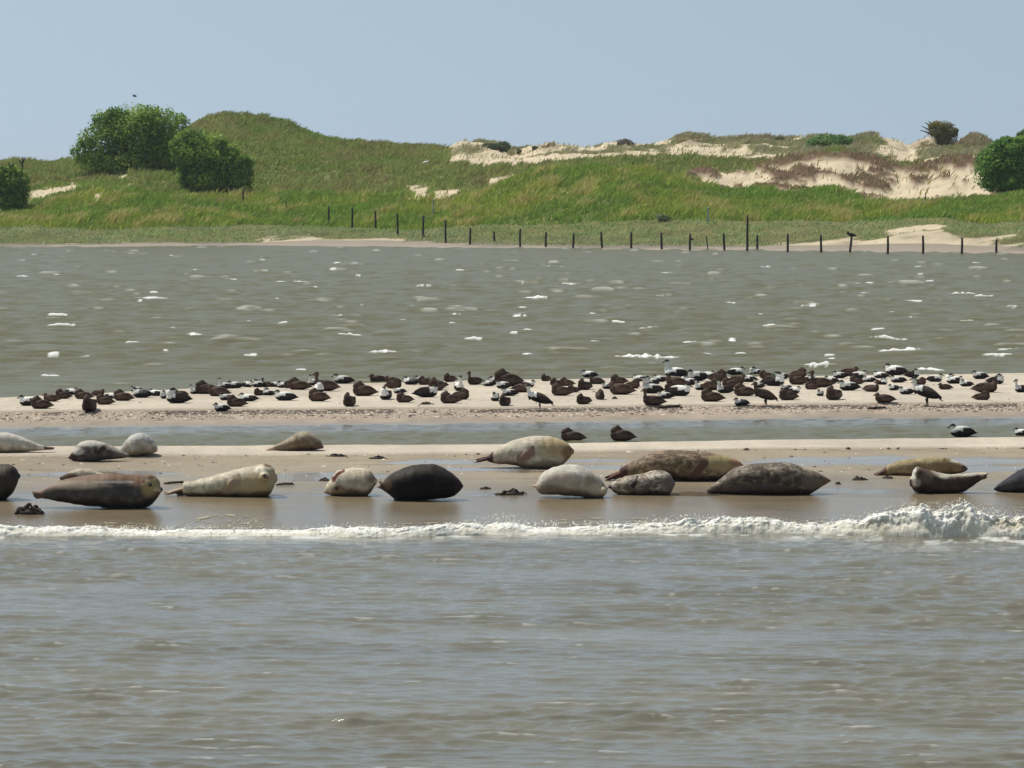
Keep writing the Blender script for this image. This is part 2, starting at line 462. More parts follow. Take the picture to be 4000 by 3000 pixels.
BLOW = [(2660, 690), (2760, 668), (2850, 682), (2950, 672), (3050, 642), (3180, 612), (3300, 600), (3400, 622), (3480, 645), (3560, 662), (3640, 648), (3720, 634), (3800, 618), (3840, 690), (3890, 750), (3880, 775), (3700, 778), (3620, 785), (3480, 795), (3400, 790), (3300, 760), (3200, 750), (3050, 755), (2950, 740), (2800, 745)]
sand(BLOW, 2.9, 6)
sand([(3250, 800), (3330, 800), (3370, 850), (3290, 850)], 1.6, 3, .5)
back = (V1 >= 5.02) & (V1 < 7) & (U[None, :] > 1745)
bn = fbm(GX * .30, GD * .16, 81, 5, .62)
thr = ip(U, [(1700, .35), (1760, .0), (1850, .08), (2050, -.12), (2300, -.12), (2560, -.05), (2750, .08), (2900, .02), (3120, .05), (3200, .45), (3400, .5), (3440, -.2), (3560, -.2), (3660, .1), (3800, .35), (4100, .4)])[None, :] - np.interp(U, [1750, 2600, 2700, 3150, 3400], [.24, .22, .16, .12, .10])[None, :]
sandm = np.maximum(sandm, np.where(back, sstep(thr - .04, thr + .10, bn), 0))
hill = (V1 >= 3.5) & (V1 < 7) & (U[None, :] < 1780)
sandm = np.maximum(sandm, np.where(hill, sstep(.62, .80, fbm(GX * .45, GD * .35, 82, 4)), 0) * .8)
sandm = np.where(V1 >= 7, .3, sandm)
# brown clumps (dead turf) on the blow-out and at its lip
turf = in_poly(PXU + 30 * fbm(GX * .5, GD * .4, 63, 4), PXY + 14 * fbm(GX * .6, GD * .4, 64, 4), BLOW) & (V1 >= 2.9) & (V1 < 6)
tn = fbm(GX * .55 + GD * .2, GD * .30, 91, 5, .62)
turfm = np.where(turf, sstep(-.02, .10, tn - .22 * sstep(700, 770, PXY) + .35 * sstep(655, 625, PXY)), 0)
turfm = np.maximum(turfm, np.where(turf & (V1 > 4.72), .85, 0))
VEG = np.where(V1 >= 0.42, 1 - sandm, 0)
VEG = np.where(turf, np.maximum(VEG * .2, turfm * .75), VEG)
fc = np.where(V1[..., None] >= 0, np.array(SOIL)[None, None, :] * (1 - sandm[..., None]) + np.array(DSAND)[None, None, :] * sandm[..., None], GC)
TURF = np.array((.135, .085, .056))
hump = np.zeros((NR, NC))
for (hx, hy, rx, ry) in ((3605, 566, 62, 26), (3800, 556, 88, 34), (2700, 552, 70, 14), (2945, 545, 70, 12), (3330, 566, 60, 12), (2130, 576, 60, 10), (1845, 572, 50, 10)):
    hump = np.maximum(hump, sstep(1.1, .7, ((PXU - hx) / rx) ** 2 + ((PXY - hy) / ry) ** 2 + .4 * n_n) * ((V1 > 5.2) & (V1 < 6.8)))
turfm = np.maximum(turfm, hump * .42); sandm = np.where(hump > .3, np.minimum(sandm, .35), sandm)
fc = fc * (1 - turfm[..., None]) + TURF * turfm[..., None]
tone2 = (1 + .22 * fbm(GX * .8, GD * .7, 95, 5) - np.where(V1 < 2, .28 * sstep(.0, .5, fbm(GX * .5, GD * .9, 97, 5)), 0) - np.where(V1 < 1.2, .10, 0))[..., None]
GC = np.where((V1 >= .55)[..., None], fc * tone2, np.where((V1 >= .05)[..., None], GC * (1 - np.clip(1 - sandm, 0, 1)[..., None] * .3), GC))
GW = np.where(V1 >= .6, 0, GW)
GZ = GZ + np.where(turf & (V1 > 3.2), turfm * .26 + .22 * np.abs(fbm(GX * .6 + GD * .25, GD * .35, 98, 4)) , 0)
# low tussock ledges in the dunes
GZ = np.where((V1 > 2.2) & (V1 < 6.8), GZ + .10 * np.maximum(0, fbm(GX * .9, GD * .8, 96, 3)) * (1 - sandm), GZ)

gv = np.stack([GX, GD, GZ], -1).reshape(-1, 3)
ground = mesh_np("ground", gv, grid_faces(NR, NC), M_GROUND, True,
                 {"Col": np.clip(GC, .005, .9).reshape(-1, 3), "wet": np.clip(GW, 0, 1).ravel()})
tag(ground, kind='structure')
PYG = HZ + FPX * (CH - GZ) / GD

def ground_hit(px, py, dmin=38.0):
    """Where the line of sight through a photo pixel first meets the ground (or the water at z = 0)."""
    j = int(np.clip(np.searchsorted(U, px), 1, NC - 1))
    w = (px - U[j - 1]) / (U[j] - U[j - 1])
    yy = PYG[:, j - 1] * (1 - w) + PYG[:, j] * w
    dd = GD[:, j - 1] * (1 - w) + GD[:, j] * w
    zc = GZ[:, j - 1] * (1 - w) + GZ[:, j] * w
    ok = (dd > dmin) & (yy <= py)
    i = int(np.argmax(ok))
    t = (yy[i - 1] - py) / max(1e-6, yy[i - 1] - yy[i])
    d = dd[i - 1] * (1 - t) + dd[i] * t
    z = zc[i - 1] * (1 - t) + zc[i] * t
    if z < 0 and py > HZ + 5:
        d = FPX * CH / (py - HZ); z = 0.0
    return Vector(((px - 2000) / FPX * d, d, z))

def ground_z(x, d):
    px = 2000 + FPX * x / d
    j = int(np.clip(np.searchsorted(U, px), 1, NC - 1))
    return float(np.interp(d, GD[:, j], GZ[:, j]))

# ------------------------------------------------------------------ water: one sheet, waves and breaking crests in the mesh
def ystep(y0, y1, st): return FPX * CH / (np.arange(y0, y1, -st) - HZ)
wd = np.concatenate([np.geomspace(2, 24.5, 12), ystep(3420, 2050, 2.4), np.linspace(49.8, 58.5, 8), ystep(1800, 1615, 2.2), np.linspace(72.6, 72.9, 2),
                     ystep(1585, 955, 1.5), np.linspace(228, 236, 3)])
wd = np.unique(np.round(wd, 5))
wu = np.concatenate([-160 - np.cumsum(np.geomspace(10, 900, 24))[::-1], np.arange(-160, 4161, 6.0), 4160 + np.cumsum(np.geomspace(10, 900, 24))])
WY = np.repeat(wd[:, None], len(wu), 1); WX = (wu[None, :] - 2000) / FPX * WY
def spectrum(lmin, lmax, n, slope, spread, seed):
    r = np.random.default_rng(seed)
    lam = np.geomspace(lmin, lmax, n) * r.uniform(.9, 1.1, n)
    th = r.normal(0, spread, n) + .12
    k = 2 * np.pi / lam
    amp = slope / math.sqrt(n) * math.sqrt(2) / k
    ph = r.uniform(0, 2 * np.pi, n)
    return k, th, amp, ph
def waves(X, Y, sp):
    h, sx, sy = np.zeros_like(X), np.zeros_like(X), np.zeros_like(X)
    for k, th, a, p in zip(*sp):
        ph = k * (X * math.sin(th) + Y * math.cos(th)) + p
        h += a * np.sin(ph); q = a * np.cos(ph); sx += q * math.sin(th); sy += q * math.cos(th)
    return h, sx, sy          # height and the sideways drift that sharpens the crests
near_sp = spectrum(.12, .47, 64, .34, .27, 3)
fine_sp = spectrum(.08, .15, 20, .10, .5, 6)
far_sp = spectrum(.5, 1.9, 48, .21, .40, 4)
hN, nX, nY = waves(WX, WY, near_sp); hS, _, _ = waves(WX, WY, fine_sp); hN = hN + hS; hF, fX, fY = waves(WX, WY, far_sp)
gust = .34 + .74 * np.clip(.5 + 1.1 * fbm(WX * .22, WY * .60, 5, 5), 0, 1)
for (bx, by, bw, bh) in ((2500, 2488, 1500, 26), (3500, 2470, 900, 18), (1500, 2560, 700, 16), (500, 2400, 500, 14), (600, 2960, 800, 26), (3500, 2880, 700, 20), (2900, 2640, 500, 14), (1300, 2770, 600, 14)):
    py_ = HZ + FPX * CH / WY
    gust = gust * (1 - .62 * np.exp(-((py_ - by + 9 * fbm(WX * .5, WY * 0 + by, 26, 3)) / bh) ** 2 - ((wu[None, :] - bx) / bw) ** 4))
aN = np.where(WY < 46, 1.0, np.clip((49.5 - WY) / 3.5, .25, 1)) * (WY < 55) * gust
aC = ((WY >= 55) & (WY < 72)) * .55
aF = np.where(WY >= 72, np.clip((WY - 74) / 16, .25, 1), 0) * np.clip((228 - WY) / 14, .3, 1)
outside = np.clip((np.abs(wu - 2000) - 2300) / 1200, 0, 1)[None, :]
WZ = hN * (aN + aC) + hF * aF * (1 - .5 * outside)
DX = nX * (aN + aC) + fX * aF * (1 - .5 * outside); DY = nY * (aN + aC) + fY * aF * (1 - .5 * outside)
foam = np.zeros_like(WZ)
CAPS = [(560,990,10),(760,1049,20),(904,1086,38),(1147,1051,38),(1298,1050,44),(1144,1095,120),(1212,1119,78),(1406,1072,55),(1537,1075,34),(1650,1116,80),(1740,1097,48),
 (547,1172,28),(592,1160,110),(642,1156,38),(226,1228,74),(242,1271,94),(325,1208,24),(199,1456,60),(1101,1158,42),(1420,1190,38),(1311,1224,62),(1492,1372,88),(1365,1302,90),(976,1380,50),
 (1175,1432,32),(1777,1223,42),(90,1077,40),(221,1068,20),(348,1388,60),(2030,1378,112),(2145,1036,120),(2050,1079,38),(2027,1104,38),(2086,1160,92),(2276,1104,170),(2384,1099,58),(2556,1153,62),
 (2683,1128,42),(2307,1217,72),(2384,1183,38),(2041,1230,66),(2511,1275,104),(2524,1391,235),(2741,1373,72),(2818,1063,118),(2976,1040,62),(2619,1061,70),(3117,1111,54),(2904,1174,58),(2859,1178,34),
 (2967,1221,38),(3013,1268,60),(3334,1102,58),(3400,1099,28),(3614,1067,58),(3383,1138,42),(3569,1170,72),(3523,1246,62),(3438,1277,58),(3469,1318,132),(3519,1361,150),(3338,1378,100),(3953,1196,58),
 (3844,1151,60),(3763,1144,95),(3990,1085,34),(3971,1357,120),(3903,1382,100),(3211,1425,110),(3627,1440,110),(3817,1022,36),(3587,1038,76),(432,990,14),(1700,1230,40),(760,1300,60),(520,1330,50),(1850,1320,60),(2700,1330,60),(3150,1190,40),(3780,1250,50),(900,1200,30),(120,1180,36)]
cr_ = np.random.default_rng(8)
CAPS += [(cr_.uniform(0, 4000), cr_.uniform(985, 1400), cr_.uniform(16, 46)) for _ in range(70)]
for (cx, cy, w) in CAPS:
    d0 = FPX * (CH - .06) / (cy - HZ); x0 = (cx - 2000) / FPX * d0
    a = w / 2 / FPX * d0
    a *= 1.3; b = .10 + .14 * a; hgt = .028 + .048 * min(1, a / .5)
    if w < 45: hgt *= .8
    i0, i1 = np.searchsorted(wd, d0 - 4 * b - .5), np.searchsorted(wd, d0 + 4 * b + .8)
    j0, j1 = np.searchsorted(wu, cx - w * 1.2), np.searchsorted(wu, cx + w * 1.2)
    sx, sy = WX[i0:i1, j0:j1], WY[i0:i1, j0:j1]
    dx = (sx - x0) / a
    cur = d0 + .25 * a * cr_.uniform(-1, 1) * dx + .12 * a * dx ** 2 + .06 * fbm(sx * 4, sy * 0 + cx, 9, 3)
    dy = sy - cur
    prof = np.where(dy < 0, np.exp(-(dy / (b * .6)) ** 2), np.exp(-(dy / (b * 1.6)) ** 2))
    env = np.clip(1 - np.abs(dx) ** 1.6, 0, 1) * (.15 + 1.05 * vnoise(sx * 10, sy * 1.5 + cy, 12))
    WZ[i0:i1, j0:j1] += hgt * prof * env
    fo = env * np.exp(-((dy - .1 * b) / (b * .8)) ** 2)
    fo = sstep(.04, .24, fo * (.35 + 1.2 * vnoise(sx * 17, sy * 4, 13)))
    foam[i0:i1, j0:j1] = np.maximum(foam[i0:i1, j0:j1], fo)
# faint crest foam on the highest far waves, thin foam lines close to the surf
foam = np.maximum(foam, 0.45 * sstep(2.0, 2.9, hF / np.std(hF)) * (WY > 80) * vnoise(WX * 3, WY, 15))
edge_ = FPX * CH / (ip(wu, [(-200, 2100), (700, 2098), (1500, 2102), (1900, 2092), (2700, 2090), (3300, 2094), (3600, 2104), (4200, 2110)]) - HZ)[None, :]
fr = np.exp(-np.clip(edge_ - WY, 0, 9) / (.25 + .9 * sstep(2600, 3900, wu)[None, :])) * (WY < 50)
foam = np.maximum(foam, .75 * fr * sstep(-.05, .45, fbm(WX * 3.5, WY * 1.6, 18, 5, .6)))
foam = np.maximum(foam, .30 * sstep(1.25, 2.3, hN / np.std(hN)) * (WY < 47) * sstep(.35, .75, vnoise(WX * 2.2, WY * 1.1, 23)) * sstep(.3, .7, vnoise(WX * 14, WY * 7, 24)))  # sky glints on near crests, painted as pale streaks through the foam value
cfe = np.interp(wu, U, c_far[0])[None, :]
nearf = np.where(WY < 60, 1.0, np.where(WY < 72, .05 + .8 * sstep(-2.6, -.8, WY - cfe), 0.0))
water = mesh_np("water", np.stack([WX + .42 * DX, WY + .42 * DY, WZ], -1).reshape(-1, 3), grid_faces(len(wd), len(wu)), M_WATER, True,
                {"foam": foam.ravel(), "near": nearf.ravel()})
tag(water, kind='structure')

# ------------------------------------------------------------------ surf breaking along the near edge of the sandbank
def build_surf():
    top = [(-200, 2060), (0, 2056), (200, 2060), (420, 2054), (600, 2062), (800, 2050), (1000, 2068), (1150, 2060), (1300, 2054), (1450, 2052), (1600, 2060), (1720, 2046), (1850, 2030), (1950, 1998), (2010, 2006), (2060, 2024), (2200, 2036), (2330, 2040), (2500, 2032), (2600, 2016), (2700, 2006), (2800, 2014),
           (2900, 2022), (3000, 2022), (3080, 2036), (3150, 2040), (3230, 2032), (3300, 2016), (3380, 2002), (3440, 1990), (3500, 1972), (3560, 1948), (3620, 1942), (3680, 1964), (3740, 1950), (3790, 1932), (3830, 1960), (3900, 1982), (4000, 1990), (4200, 2010)]
    bot = [(-200, 2098), (0, 2098), (700, 2096), (1500, 2100), (1900, 2088), (2300, 2090), (2700, 2086), (3000, 2084), (3300, 2088), (3600, 2098), (4000, 2100), (4200, 2104)]
    uu = np.arange(-190, 4191, 2.5); vv = np.linspace(0, 1, 64)
    yb, yt = ip(uu, bot), ip(uu, top)
    d0 = FPX * CH / (yb - HZ)
    hh = np.maximum(.03, (yb - yt) / FPX * d0 * .80)
    dep = .45 + 1.1 * hh
    Uu, V = np.meshgrid(uu, vv); D0 = np.repeat(d0[None, :], len(vv), 0); H = np.repeat(hh[None, :], len(vv), 0); DP = np.repeat(dep[None, :], len(vv), 0)
    X = (Uu - 2000) / FPX * D0
    prof = np.where(V < .45, np.sin(np.clip(V / .45, 0, 1) * np.pi / 2) ** .75, np.cos(np.clip((V - .45) / .55, 0, 1) * np.pi / 2) ** 1.2)
    b1 = np.abs(fbm(X * 2.2, V * 2.4 * (.4 + H * 4), 101, 4, .5)); b2 = np.abs(fbm(X * 9, V * 8 * (.4 + H * 3), 103, 4, .6)); b3 = fbm(X * 30, V * 26, 105, 3, .6)
    ragged = fbm(X * 5.5, X * 0, 106, 4, .6)
    brk = .55 + .75 * np.clip(.5 + fbm(X * .7, X * 0 + 7, 109, 4), 0, 1)
    H = H * np.where(Uu < 3200, brk, 1.0)
    Z = H * prof * (.84 + .22 * ragged) + (H * .42 + .012) * np.sqrt(np.clip(prof, 0, 1)) * (b1 * .7 + b2 * .28 - .10) + .007 * b3 * prof
    Y = D0 + DP * V - (H * .45 + .02) * (b1 + b2 * .5) * np.sin(V * np.pi) + .006 * b3 + .10 * fbm(X * .9, X * 0 + 3, 107, 4)
    Z = Z - .012 + .0 * V
    fo = np.clip(.50 + .85 * (b1 + b2 - .28) + .62 * (prof - .5) - .25 * sstep(.3, .0, V) + .35 * fbm(X * 4, V * 9, 116, 4), .0, 1)
    fo = np.maximum(fo, .62 * sstep(.75, .5, V)) * (1 - .5 * sstep(.78, .98, V))
    rightd = sstep(3250, 3900, Uu) * sstep(.42, .1, V) * sstep(-.1, .3, fbm(X * 1.6, V * 3, 108, 3))
    fo = np.maximum(fo * (1 - .70 * rightd), .50 * sstep(.75, .5, V))
    verts = [np.stack([X, Y, Z], -1).reshape(-1, 3)]; faces = [grid_faces(len(vv), len(uu))]; fa = [fo.ravel()]
    base = len(verts[0])
    # flying drops and clots of foam
    oct_v = np.array([(1, 0, 0), (-1, 0, 0), (0, 1, 0), (0, -1, 0), (0, 0, 1), (0, 0, -1)], float)
    oct_f = np.array([(0, 2, 4), (2, 1, 4), (1, 3, 4), (3, 0, 4), (2, 0, 5), (1, 2, 5), (3, 1, 5), (0, 3, 5)])
    r = np.random.default_rng(77)
    wgt = hh ** 1.6; wgt /= wgt.sum()
    n = 3000
    k = r.choice(len(uu), n, p=wgt)
    hk = hh[k]; t = r.beta(1.3, 1.5, n)
    px = (uu[k] + r.normal(0, 6, n) - 2000) / FPX * d0[k]
    pz = hk * (.55 + .55 * t ** 1.5) + r.exponential(.010, n)
    py = d0[k] + dep[k] * r.uniform(.2, .9, n)
    rad = np.clip(r.lognormal(math.log(.0055), .5, n), .003, .018) * (1.25 - .6 * t)
    sq = r.uniform(.6, 1.5, (n, 3))
    dv = (oct_v[None] * (rad[:, None] * sq)[:, None, :] + np.stack([px, py, pz], -1)[:, None, :]).reshape(-1, 3)
    df = (oct_f[None] + (np.arange(n) * 6)[:, None, None]).reshape(-1, 3) + base
    verts.append(dv); fa.append(np.full(len(dv), .95))
    base += len(dv)
    # thin foam lace left by the last wave, spread on the wet sand
    lace_v, lace_f = [], []
    def strip(pts, w):
        nonlocal base
        P = np.array(pts, float); m = 40
        ts = np.linspace(0, 1, m); tt = np.linspace(0, 1, len(P))
        xs, ys = np.interp(ts, tt, P[:, 0]), np.interp(ts, tt, P[:, 1])
        xs = xs + 5 * fbm(ts * 12, ts * 0 + P[0, 0], 111, 3); ys = ys + 2.5 * fbm(ts * 14, ts * 0 + P[0, 1], 112, 3)
        rows = []
        for x, y, q in zip(xs, ys, ts):
            g = ground_hit(x, y); ww = w * (.35 + .9 * vnoise(np.array([q * 15.]), np.array([x * .01]), 113)[0])
            rows += [(g.x, g.y - ww * 4, g.z + .004), (g.x, g.y, g.z + .009), (g.x, g.y + ww * 4, g.z + .004)]
        lace_v.append(np.array(rows)); lace_f.append(grid_faces(m, 3) + base); fa.append(np.repeat(.16 + .42 * vnoise(xs * .08, ys * .2 + w * 900, 117), 3)); base += len(rows)
    def sheet(x0, x1, topc, ybot, peak):
        nonlocal base
        nu, nv_ = 150, 36
        us = np.linspace(x0, x1, nu); rows = []; f_ = []
        yt_ = ip(us, topc)
        for q in range(nv_):
            t_ = q / (nv_ - 1)
            yy = ybot + (yt_ - ybot) * t_
            for x, y in zip(us, yy):
                g = ground_hit(x, y); rows.append((g.x, g.y, g.z + .007))
            n_ = fbm(us * .016, yy * .055, 114, 5, .6); ed = np.minimum(us - x0, x1 - us) / 40
            lace = sstep(.10, .02, np.abs(n_)) * .55
            rim = np.exp(-((t_ - .90 - .09 * n_) / .09) ** 2) * .55 * sstep(-.35, .35, fbm(us * .03, us * 0 + x0, 118, 4, .6))
            f_.append(np.clip(np.maximum(lace * (1 - .4 * t_), rim) * np.clip(ed, 0, 1) * peak + (.35 * peak * (1 - t_) * (n_ > 0)), 0, 1))
        lace_v.append(np.array(rows)); lace_f.append(grid_faces(nv_, nu) + base); fa.append(np.concatenate(f_)); base += len(rows)
    sheet(670, 1140, [(670, 2058), (740, 2030), (860, 2007), (980, 2009), (1070, 2028), (1140, 2056)], 2068, .72)
    sheet(-150, 90, [(-150, 2040), (0, 2034), (90, 2056)], 2066, .8)
    sheet(280, 660, [(280, 2058), (400, 2042), (540, 2043), (660, 2056)], 2068, .75)
    sheet(1350, 1900, [(1350, 2056), (1500, 2046), (1700, 2042), (1900, 2030)], 2062, .8)
    sheet(2150, 2620, [(2150, 2034), (2300, 2022), (2450, 2024), (2620, 2020)], 2052, .7)
    sheet(2950, 3260, [(2950, 2028), (3100, 2024), (3260, 2026)], 2052, .7)
    sheet(3400, 4180, [(3400, 2000), (3560, 1960), (3740, 1950), (3900, 1972), (4180, 1990)], 2040, .55)
    o = mesh_np("surf", np.vstack(verts + lace_v), [faces[0], df] + lace_f, M_FOAM, True, {"foam": np.concatenate(fa)})
    tag(o, kind='stuff')
build_surf()

# ------------------------------------------------------------------ grass on the dunes
def build_grass(N=470000):
    rows = np.where((V1[:, 0] >= .3) & (V1[:, 0] < 6.9))[0]
    cols = np.where((U > -700) & (U < 4700))[0]
    ra, rb, ca, cb = rows[0], rows[-1], cols[0], cols[-1]
    dd = GD[ra:rb + 1, ca:cb + 1]; xx = GX[ra:rb + 1, ca:cb + 1]
    area = np.abs(np.diff(dd, axis=0)[:, :-1] * np.diff(xx, axis=1)[:-1])
    veg = VEG[ra:rb, ca:cb]
    vv = V1[ra:rb]
    dens = np.where(vv < 2, .8, np.where(vv < 3.1, 1.7, 1.0)) * np.where(vv > 5.6, 1.4, 1)
    wgt = (area * np.clip(veg, .02 * (vv > 2), 1) * dens).ravel(); wgt /= wgt.sum()
    r = np.random.default_rng(31)
    k = r.choice(len(wgt), N, p=wgt)
    i, j = k // area.shape[1] + ra, k % area.shape[1] + ca
    fi, fj = r.random(N), r.random(N)
    def g(A): return (A[i, j] * (1 - fj) + A[i, j + 1] * fj) * (1 - fi) + (A[i + 1, j] * (1 - fj) + A[i + 1, j + 1] * fj) * fi
    x, y, z = g(GX), g(GD), g(GZ)
    v = V1[i, 0]
    px = U[j]
    n1 = fbm(x * .22, y * .2, 121, 5, .55); n2 = fbm(x * .9, y * .8, 122, 4, .6); n3 = r.random(N)
    fore = (v >= 2) & (v < 3.2); low = v < 2; hillz = v >= 3.2; backz = (v > 5.0) & (px > 1745)
    hgt = np.where(low, .16 + .14 * n3, np.where(fore, .38 + .4 * n3, np.where(backz, .25 + .3 * n3, .30 + .35 * n3)))
    clp = fbm(x * .75, y * .55, 129, 4, .6); hgt *= .56 * (1 + .5 * n1) * (.55 + .95 * sstep(-.35, .55, clp + .5 * n2))
    G1, G2, ST, GY, BR, DK = [np.array(c) for c in ((.098, .152, .026), (.165, .195, .034), (.26, .215, .085), (.165, .19, .095), (.14, .112, .052), (.06, .095, .022))]
    def mixc(a, b, t): return a * (1 - t)[:, None] + b * t[:, None]
    O = np.ones((N, 1))
    cf = mixc(O * G1, O * G2, sstep(-.4, .45, n1 + .25 * n2)); cf = mixc(cf, O * ST, sstep(.18, .75, n2 + .5 * n1 + .45 * clp + .35 * (n3 - .5)) * .9)
    cl = mixc(O * np.array((.12, .165, .055)), O * GY, sstep(-.5, .3, n1)); cl = mixc(cl, O * ST, sstep(.3, .8, n2 + (n3 - .5) * .6) * .6)
    ch = mixc(O * np.array((.092, .122, .028)), O * np.array((.132, .146, .046)), sstep(-.4, .4, n1)); ch = mixc(ch, O * BR, sstep(.0, .5, n2 + .5 * fbm(x * .4, y * .4, 125, 3)) * .62); ch = mixc(ch, O * DK, sstep(.2, .6, -n2 - .4 * n1) * .7)
    gl = sstep(.1, .5, fbm(x * .14, y * .14, 126, 4)); ch = mixc(ch, O * G1, gl * .55)
    cb_ = mixc(O * np.array((.135, .145, .065)), O * np.array((.20, .185, .11)), sstep(-.4, .4, n1 + n2 * .5)); cb_ = mixc(cb_, O * np.array((.13, .095, .065)), sstep(.3, .7, n2) * .6)
    c = np.where(low[:, None], cl, np.where(fore[:, None], cf, np.where(backz[:, None], cb_, ch)))
    tf = turfm[i, j]; c = mixc(c, O * np.array((.125, .088, .055)), np.clip(tf * 1.2, 0, .9)); hgt *= 1 - .35 * tf
    # yellow-green sweep along the front foredune, blue-green marram fringe at the foot
    c = c * (1 + .28 * clp)[:, None]
    c = c * np.where(fore | low, 1.28, np.where(backz, 1.2, 1.42))[:, None] * (1.45 + .75 * r.random(N))[:, None]
    wdt = np.where(low, .03, .036) * r.uniform(.7, 1.5, N)
    ang = r.uniform(0, np.pi, N)
    lx = hgt * (r.normal(.42, .35, N)); ly = hgt * r.normal(0, .22, N)
    bx, by = np.cos(ang) * wdt, np.sin(ang) * wdt
    A = np.stack([x - bx, y - by, z - .05], -1); B = np.stack([x + bx, y + by, z - .05], -1)
    Cc = np.stack([x + lx * .45 + bx * .7, y + ly * .45 + by * .7, z + hgt * .62], -1); D = np.stack([x + lx, y + ly, z + hgt], -1)
    V = np.stack([A, B, Cc, D], 1).reshape(-1, 3)
    F = (np.arange(N) * 4)[:, None] + np.array([[0, 1, 2, 3]])
    colr = np.repeat(c, 4, 0)
    o = mesh_np("dune_grass", V, F, M_GRASS, False, {"Col": np.clip(colr, .01, .6)})
    tag(o, kind='stuff')
build_grass()
#@@NEXT@@
# ------------------------------------------------------------------ shapes shared by the living things
def loft(rings, cap=True):
    """rings: (n, k, 3) -> verts, [faces]"""
    R = np.asarray(rings, float); n, k = R.shape[:2]
    v = R.reshape(-1, 3)
    i = np.arange(n - 1)[:, None] * k + np.arange(k)[None, :]
    j = np.arange(n - 1)[:, None] * k + (np.arange(k)[None, :] + 1) % k
    q = np.stack([i, j, j + k, i + k], -1).reshape(-1, 4)
    fs = [q]
    if cap:
        v = np.vstack([v, R[0].mean(0), R[-1].mean(0)])
        a = np.arange(k); b = (a + 1) % k
        t0 = np.stack([b, a, np.full(k, n * k)], -1); t1 = np.stack([(n - 1) * k + a, (n - 1) * k + b, np.full(k, n * k + 1)], -1)
        fs.append(np.vstack([t0, t1]))
    return v, fs

def tube(path, radii, k=10, flat=1.0, up=(0, 0, 1), sub=4):
    """Tapered tube along a smooth path; flat < 1 squashes it along 'up'."""
    P = np.array(path, float); r = np.array(radii, float)
    t = np.arange(len(P)); ts = np.linspace(0, len(P) - 1, (len(P) - 1) * sub + 1)
    def cat(A):
        A = np.atleast_2d(A.T).T if A.ndim == 1 else A
        E = np.vstack([2 * A[0] - A[1], A, 2 * A[-1] - A[-2]]); out = []
        for x in ts:
            i = min(int(x), len(P) - 2); f = x - i
            p0, p1, p2, p3 = E[i], E[i + 1], E[i + 2], E[i + 3]
            out.append(.5 * (2 * p1 + (p2 - p0) * f + (2 * p0 - 5 * p1 + 4 * p2 - p3) * f * f + (3 * p1 - p0 - 3 * p2 + p3) * f ** 3))
        return np.array(out)
    C = cat(P); rr = np.maximum(cat(r[:, None])[:, 0], .0008)
    T = np.gradient(C, axis=0); T /= np.linalg.norm(T, axis=1)[:, None] + 1e-9
    rings = []
    a = np.linspace(0, 2 * np.pi, k, endpoint=False)
    for c, tt, q in zip(C, T, rr):
        s = np.cross(tt, up); 
        if np.linalg.norm(s) < 1e-3: s = np.cross(tt, (1, 0, 0))
        s /= np.linalg.norm(s); u2 = np.cross(s, tt)
        rings.append(c + q * (np.cos(a)[:, None] * s + flat * np.sin(a)[:, None] * u2))
    return loft(rings)

def ball(c, r, k=14, n=10):
    r = np.broadcast_to(np.asarray(r, float), (3,))
    ph = np.linspace(.08, np.pi - .08, n); a = np.linspace(0, 2 * np.pi, k, endpoint=False)
    rings = [np.stack([c[0] + r[0] * np.sin(p) * np.cos(a), c[1] + r[1] * np.sin(p) * np.sin(a), c[2] - r[2] * np.cos(p) + 0 * a], -1) for p in ph]
    return loft(rings)

def join(parts):
    V, Q, T, b = [], [], [], 0
    for v, fs in parts:
        V.append(v)
        for f in fs: (Q if f.shape[1] == 4 else T).append(f + b)
        b += len(v)
    out = []
    if Q: out.append(np.vstack(Q))
    if T: out.append(np.vstack(T))
    return np.vstack(V), out

def fuse(name, parts, voxel, smooth=2, fac=.5):
    """Merge overlapping closed shapes into one continuous skin; returns the mesh."""
    v, f = join(parts)
    o = mesh_np("fuse_tmp", v, f)
    m = o.modifiers.new("r", 'REMESH'); m.mode = 'VOXEL'; m.voxel_size = voxel; m.use_smooth_shade = True
    s = o.modifiers.new("s", 'SMOOTH'); s.factor = fac; s.iterations = smooth
    dg = bpy.context.evaluated_depsgraph_get()
    me = bpy.data.meshes.new_from_object(o.evaluated_get(dg)); me.name = name
    old = o.data; bpy.data.objects.remove(o); bpy.data.meshes.remove(old)
    return me

def coords_of(me):
    a = np.empty(len(me.vertices) * 3, np.float32); me.vertices.foreach_get("co", a); return a.reshape(-1, 3).astype(float)

def set_attr(me, name, a):
    a = np.asarray(a, np.float32)
    if a.ndim == 2:
        if a.shape[1] == 3: a = np.hstack([a, np.ones((len(a), 1), np.float32)])
        me.attributes.new(name, 'FLOAT_COLOR', 'POINT').data.foreach_set("color", a.ravel())
    else: me.attributes.new(name, 'FLOAT', 'POINT').data.foreach_set("value", a)

def link(name, me, parent=None, loc=None):
    o = bpy.data.objects.new(name, me); COL.objects.link(o)
    if parent is not None: o.parent = parent
    if loc is not None: o.location = loc
    return o

def plain(name, color, rough=.6):
    t = NT(name); t.b.inputs['Base Color'].default_value = (*color, 1); t.b.inputs['Roughness'].default_value = rough
    return t.m
M_EYE = plain("dark_eye", (.006, .005, .005), .15)
M_NOSE = plain("wet_nose", (.010, .009, .009), .3)

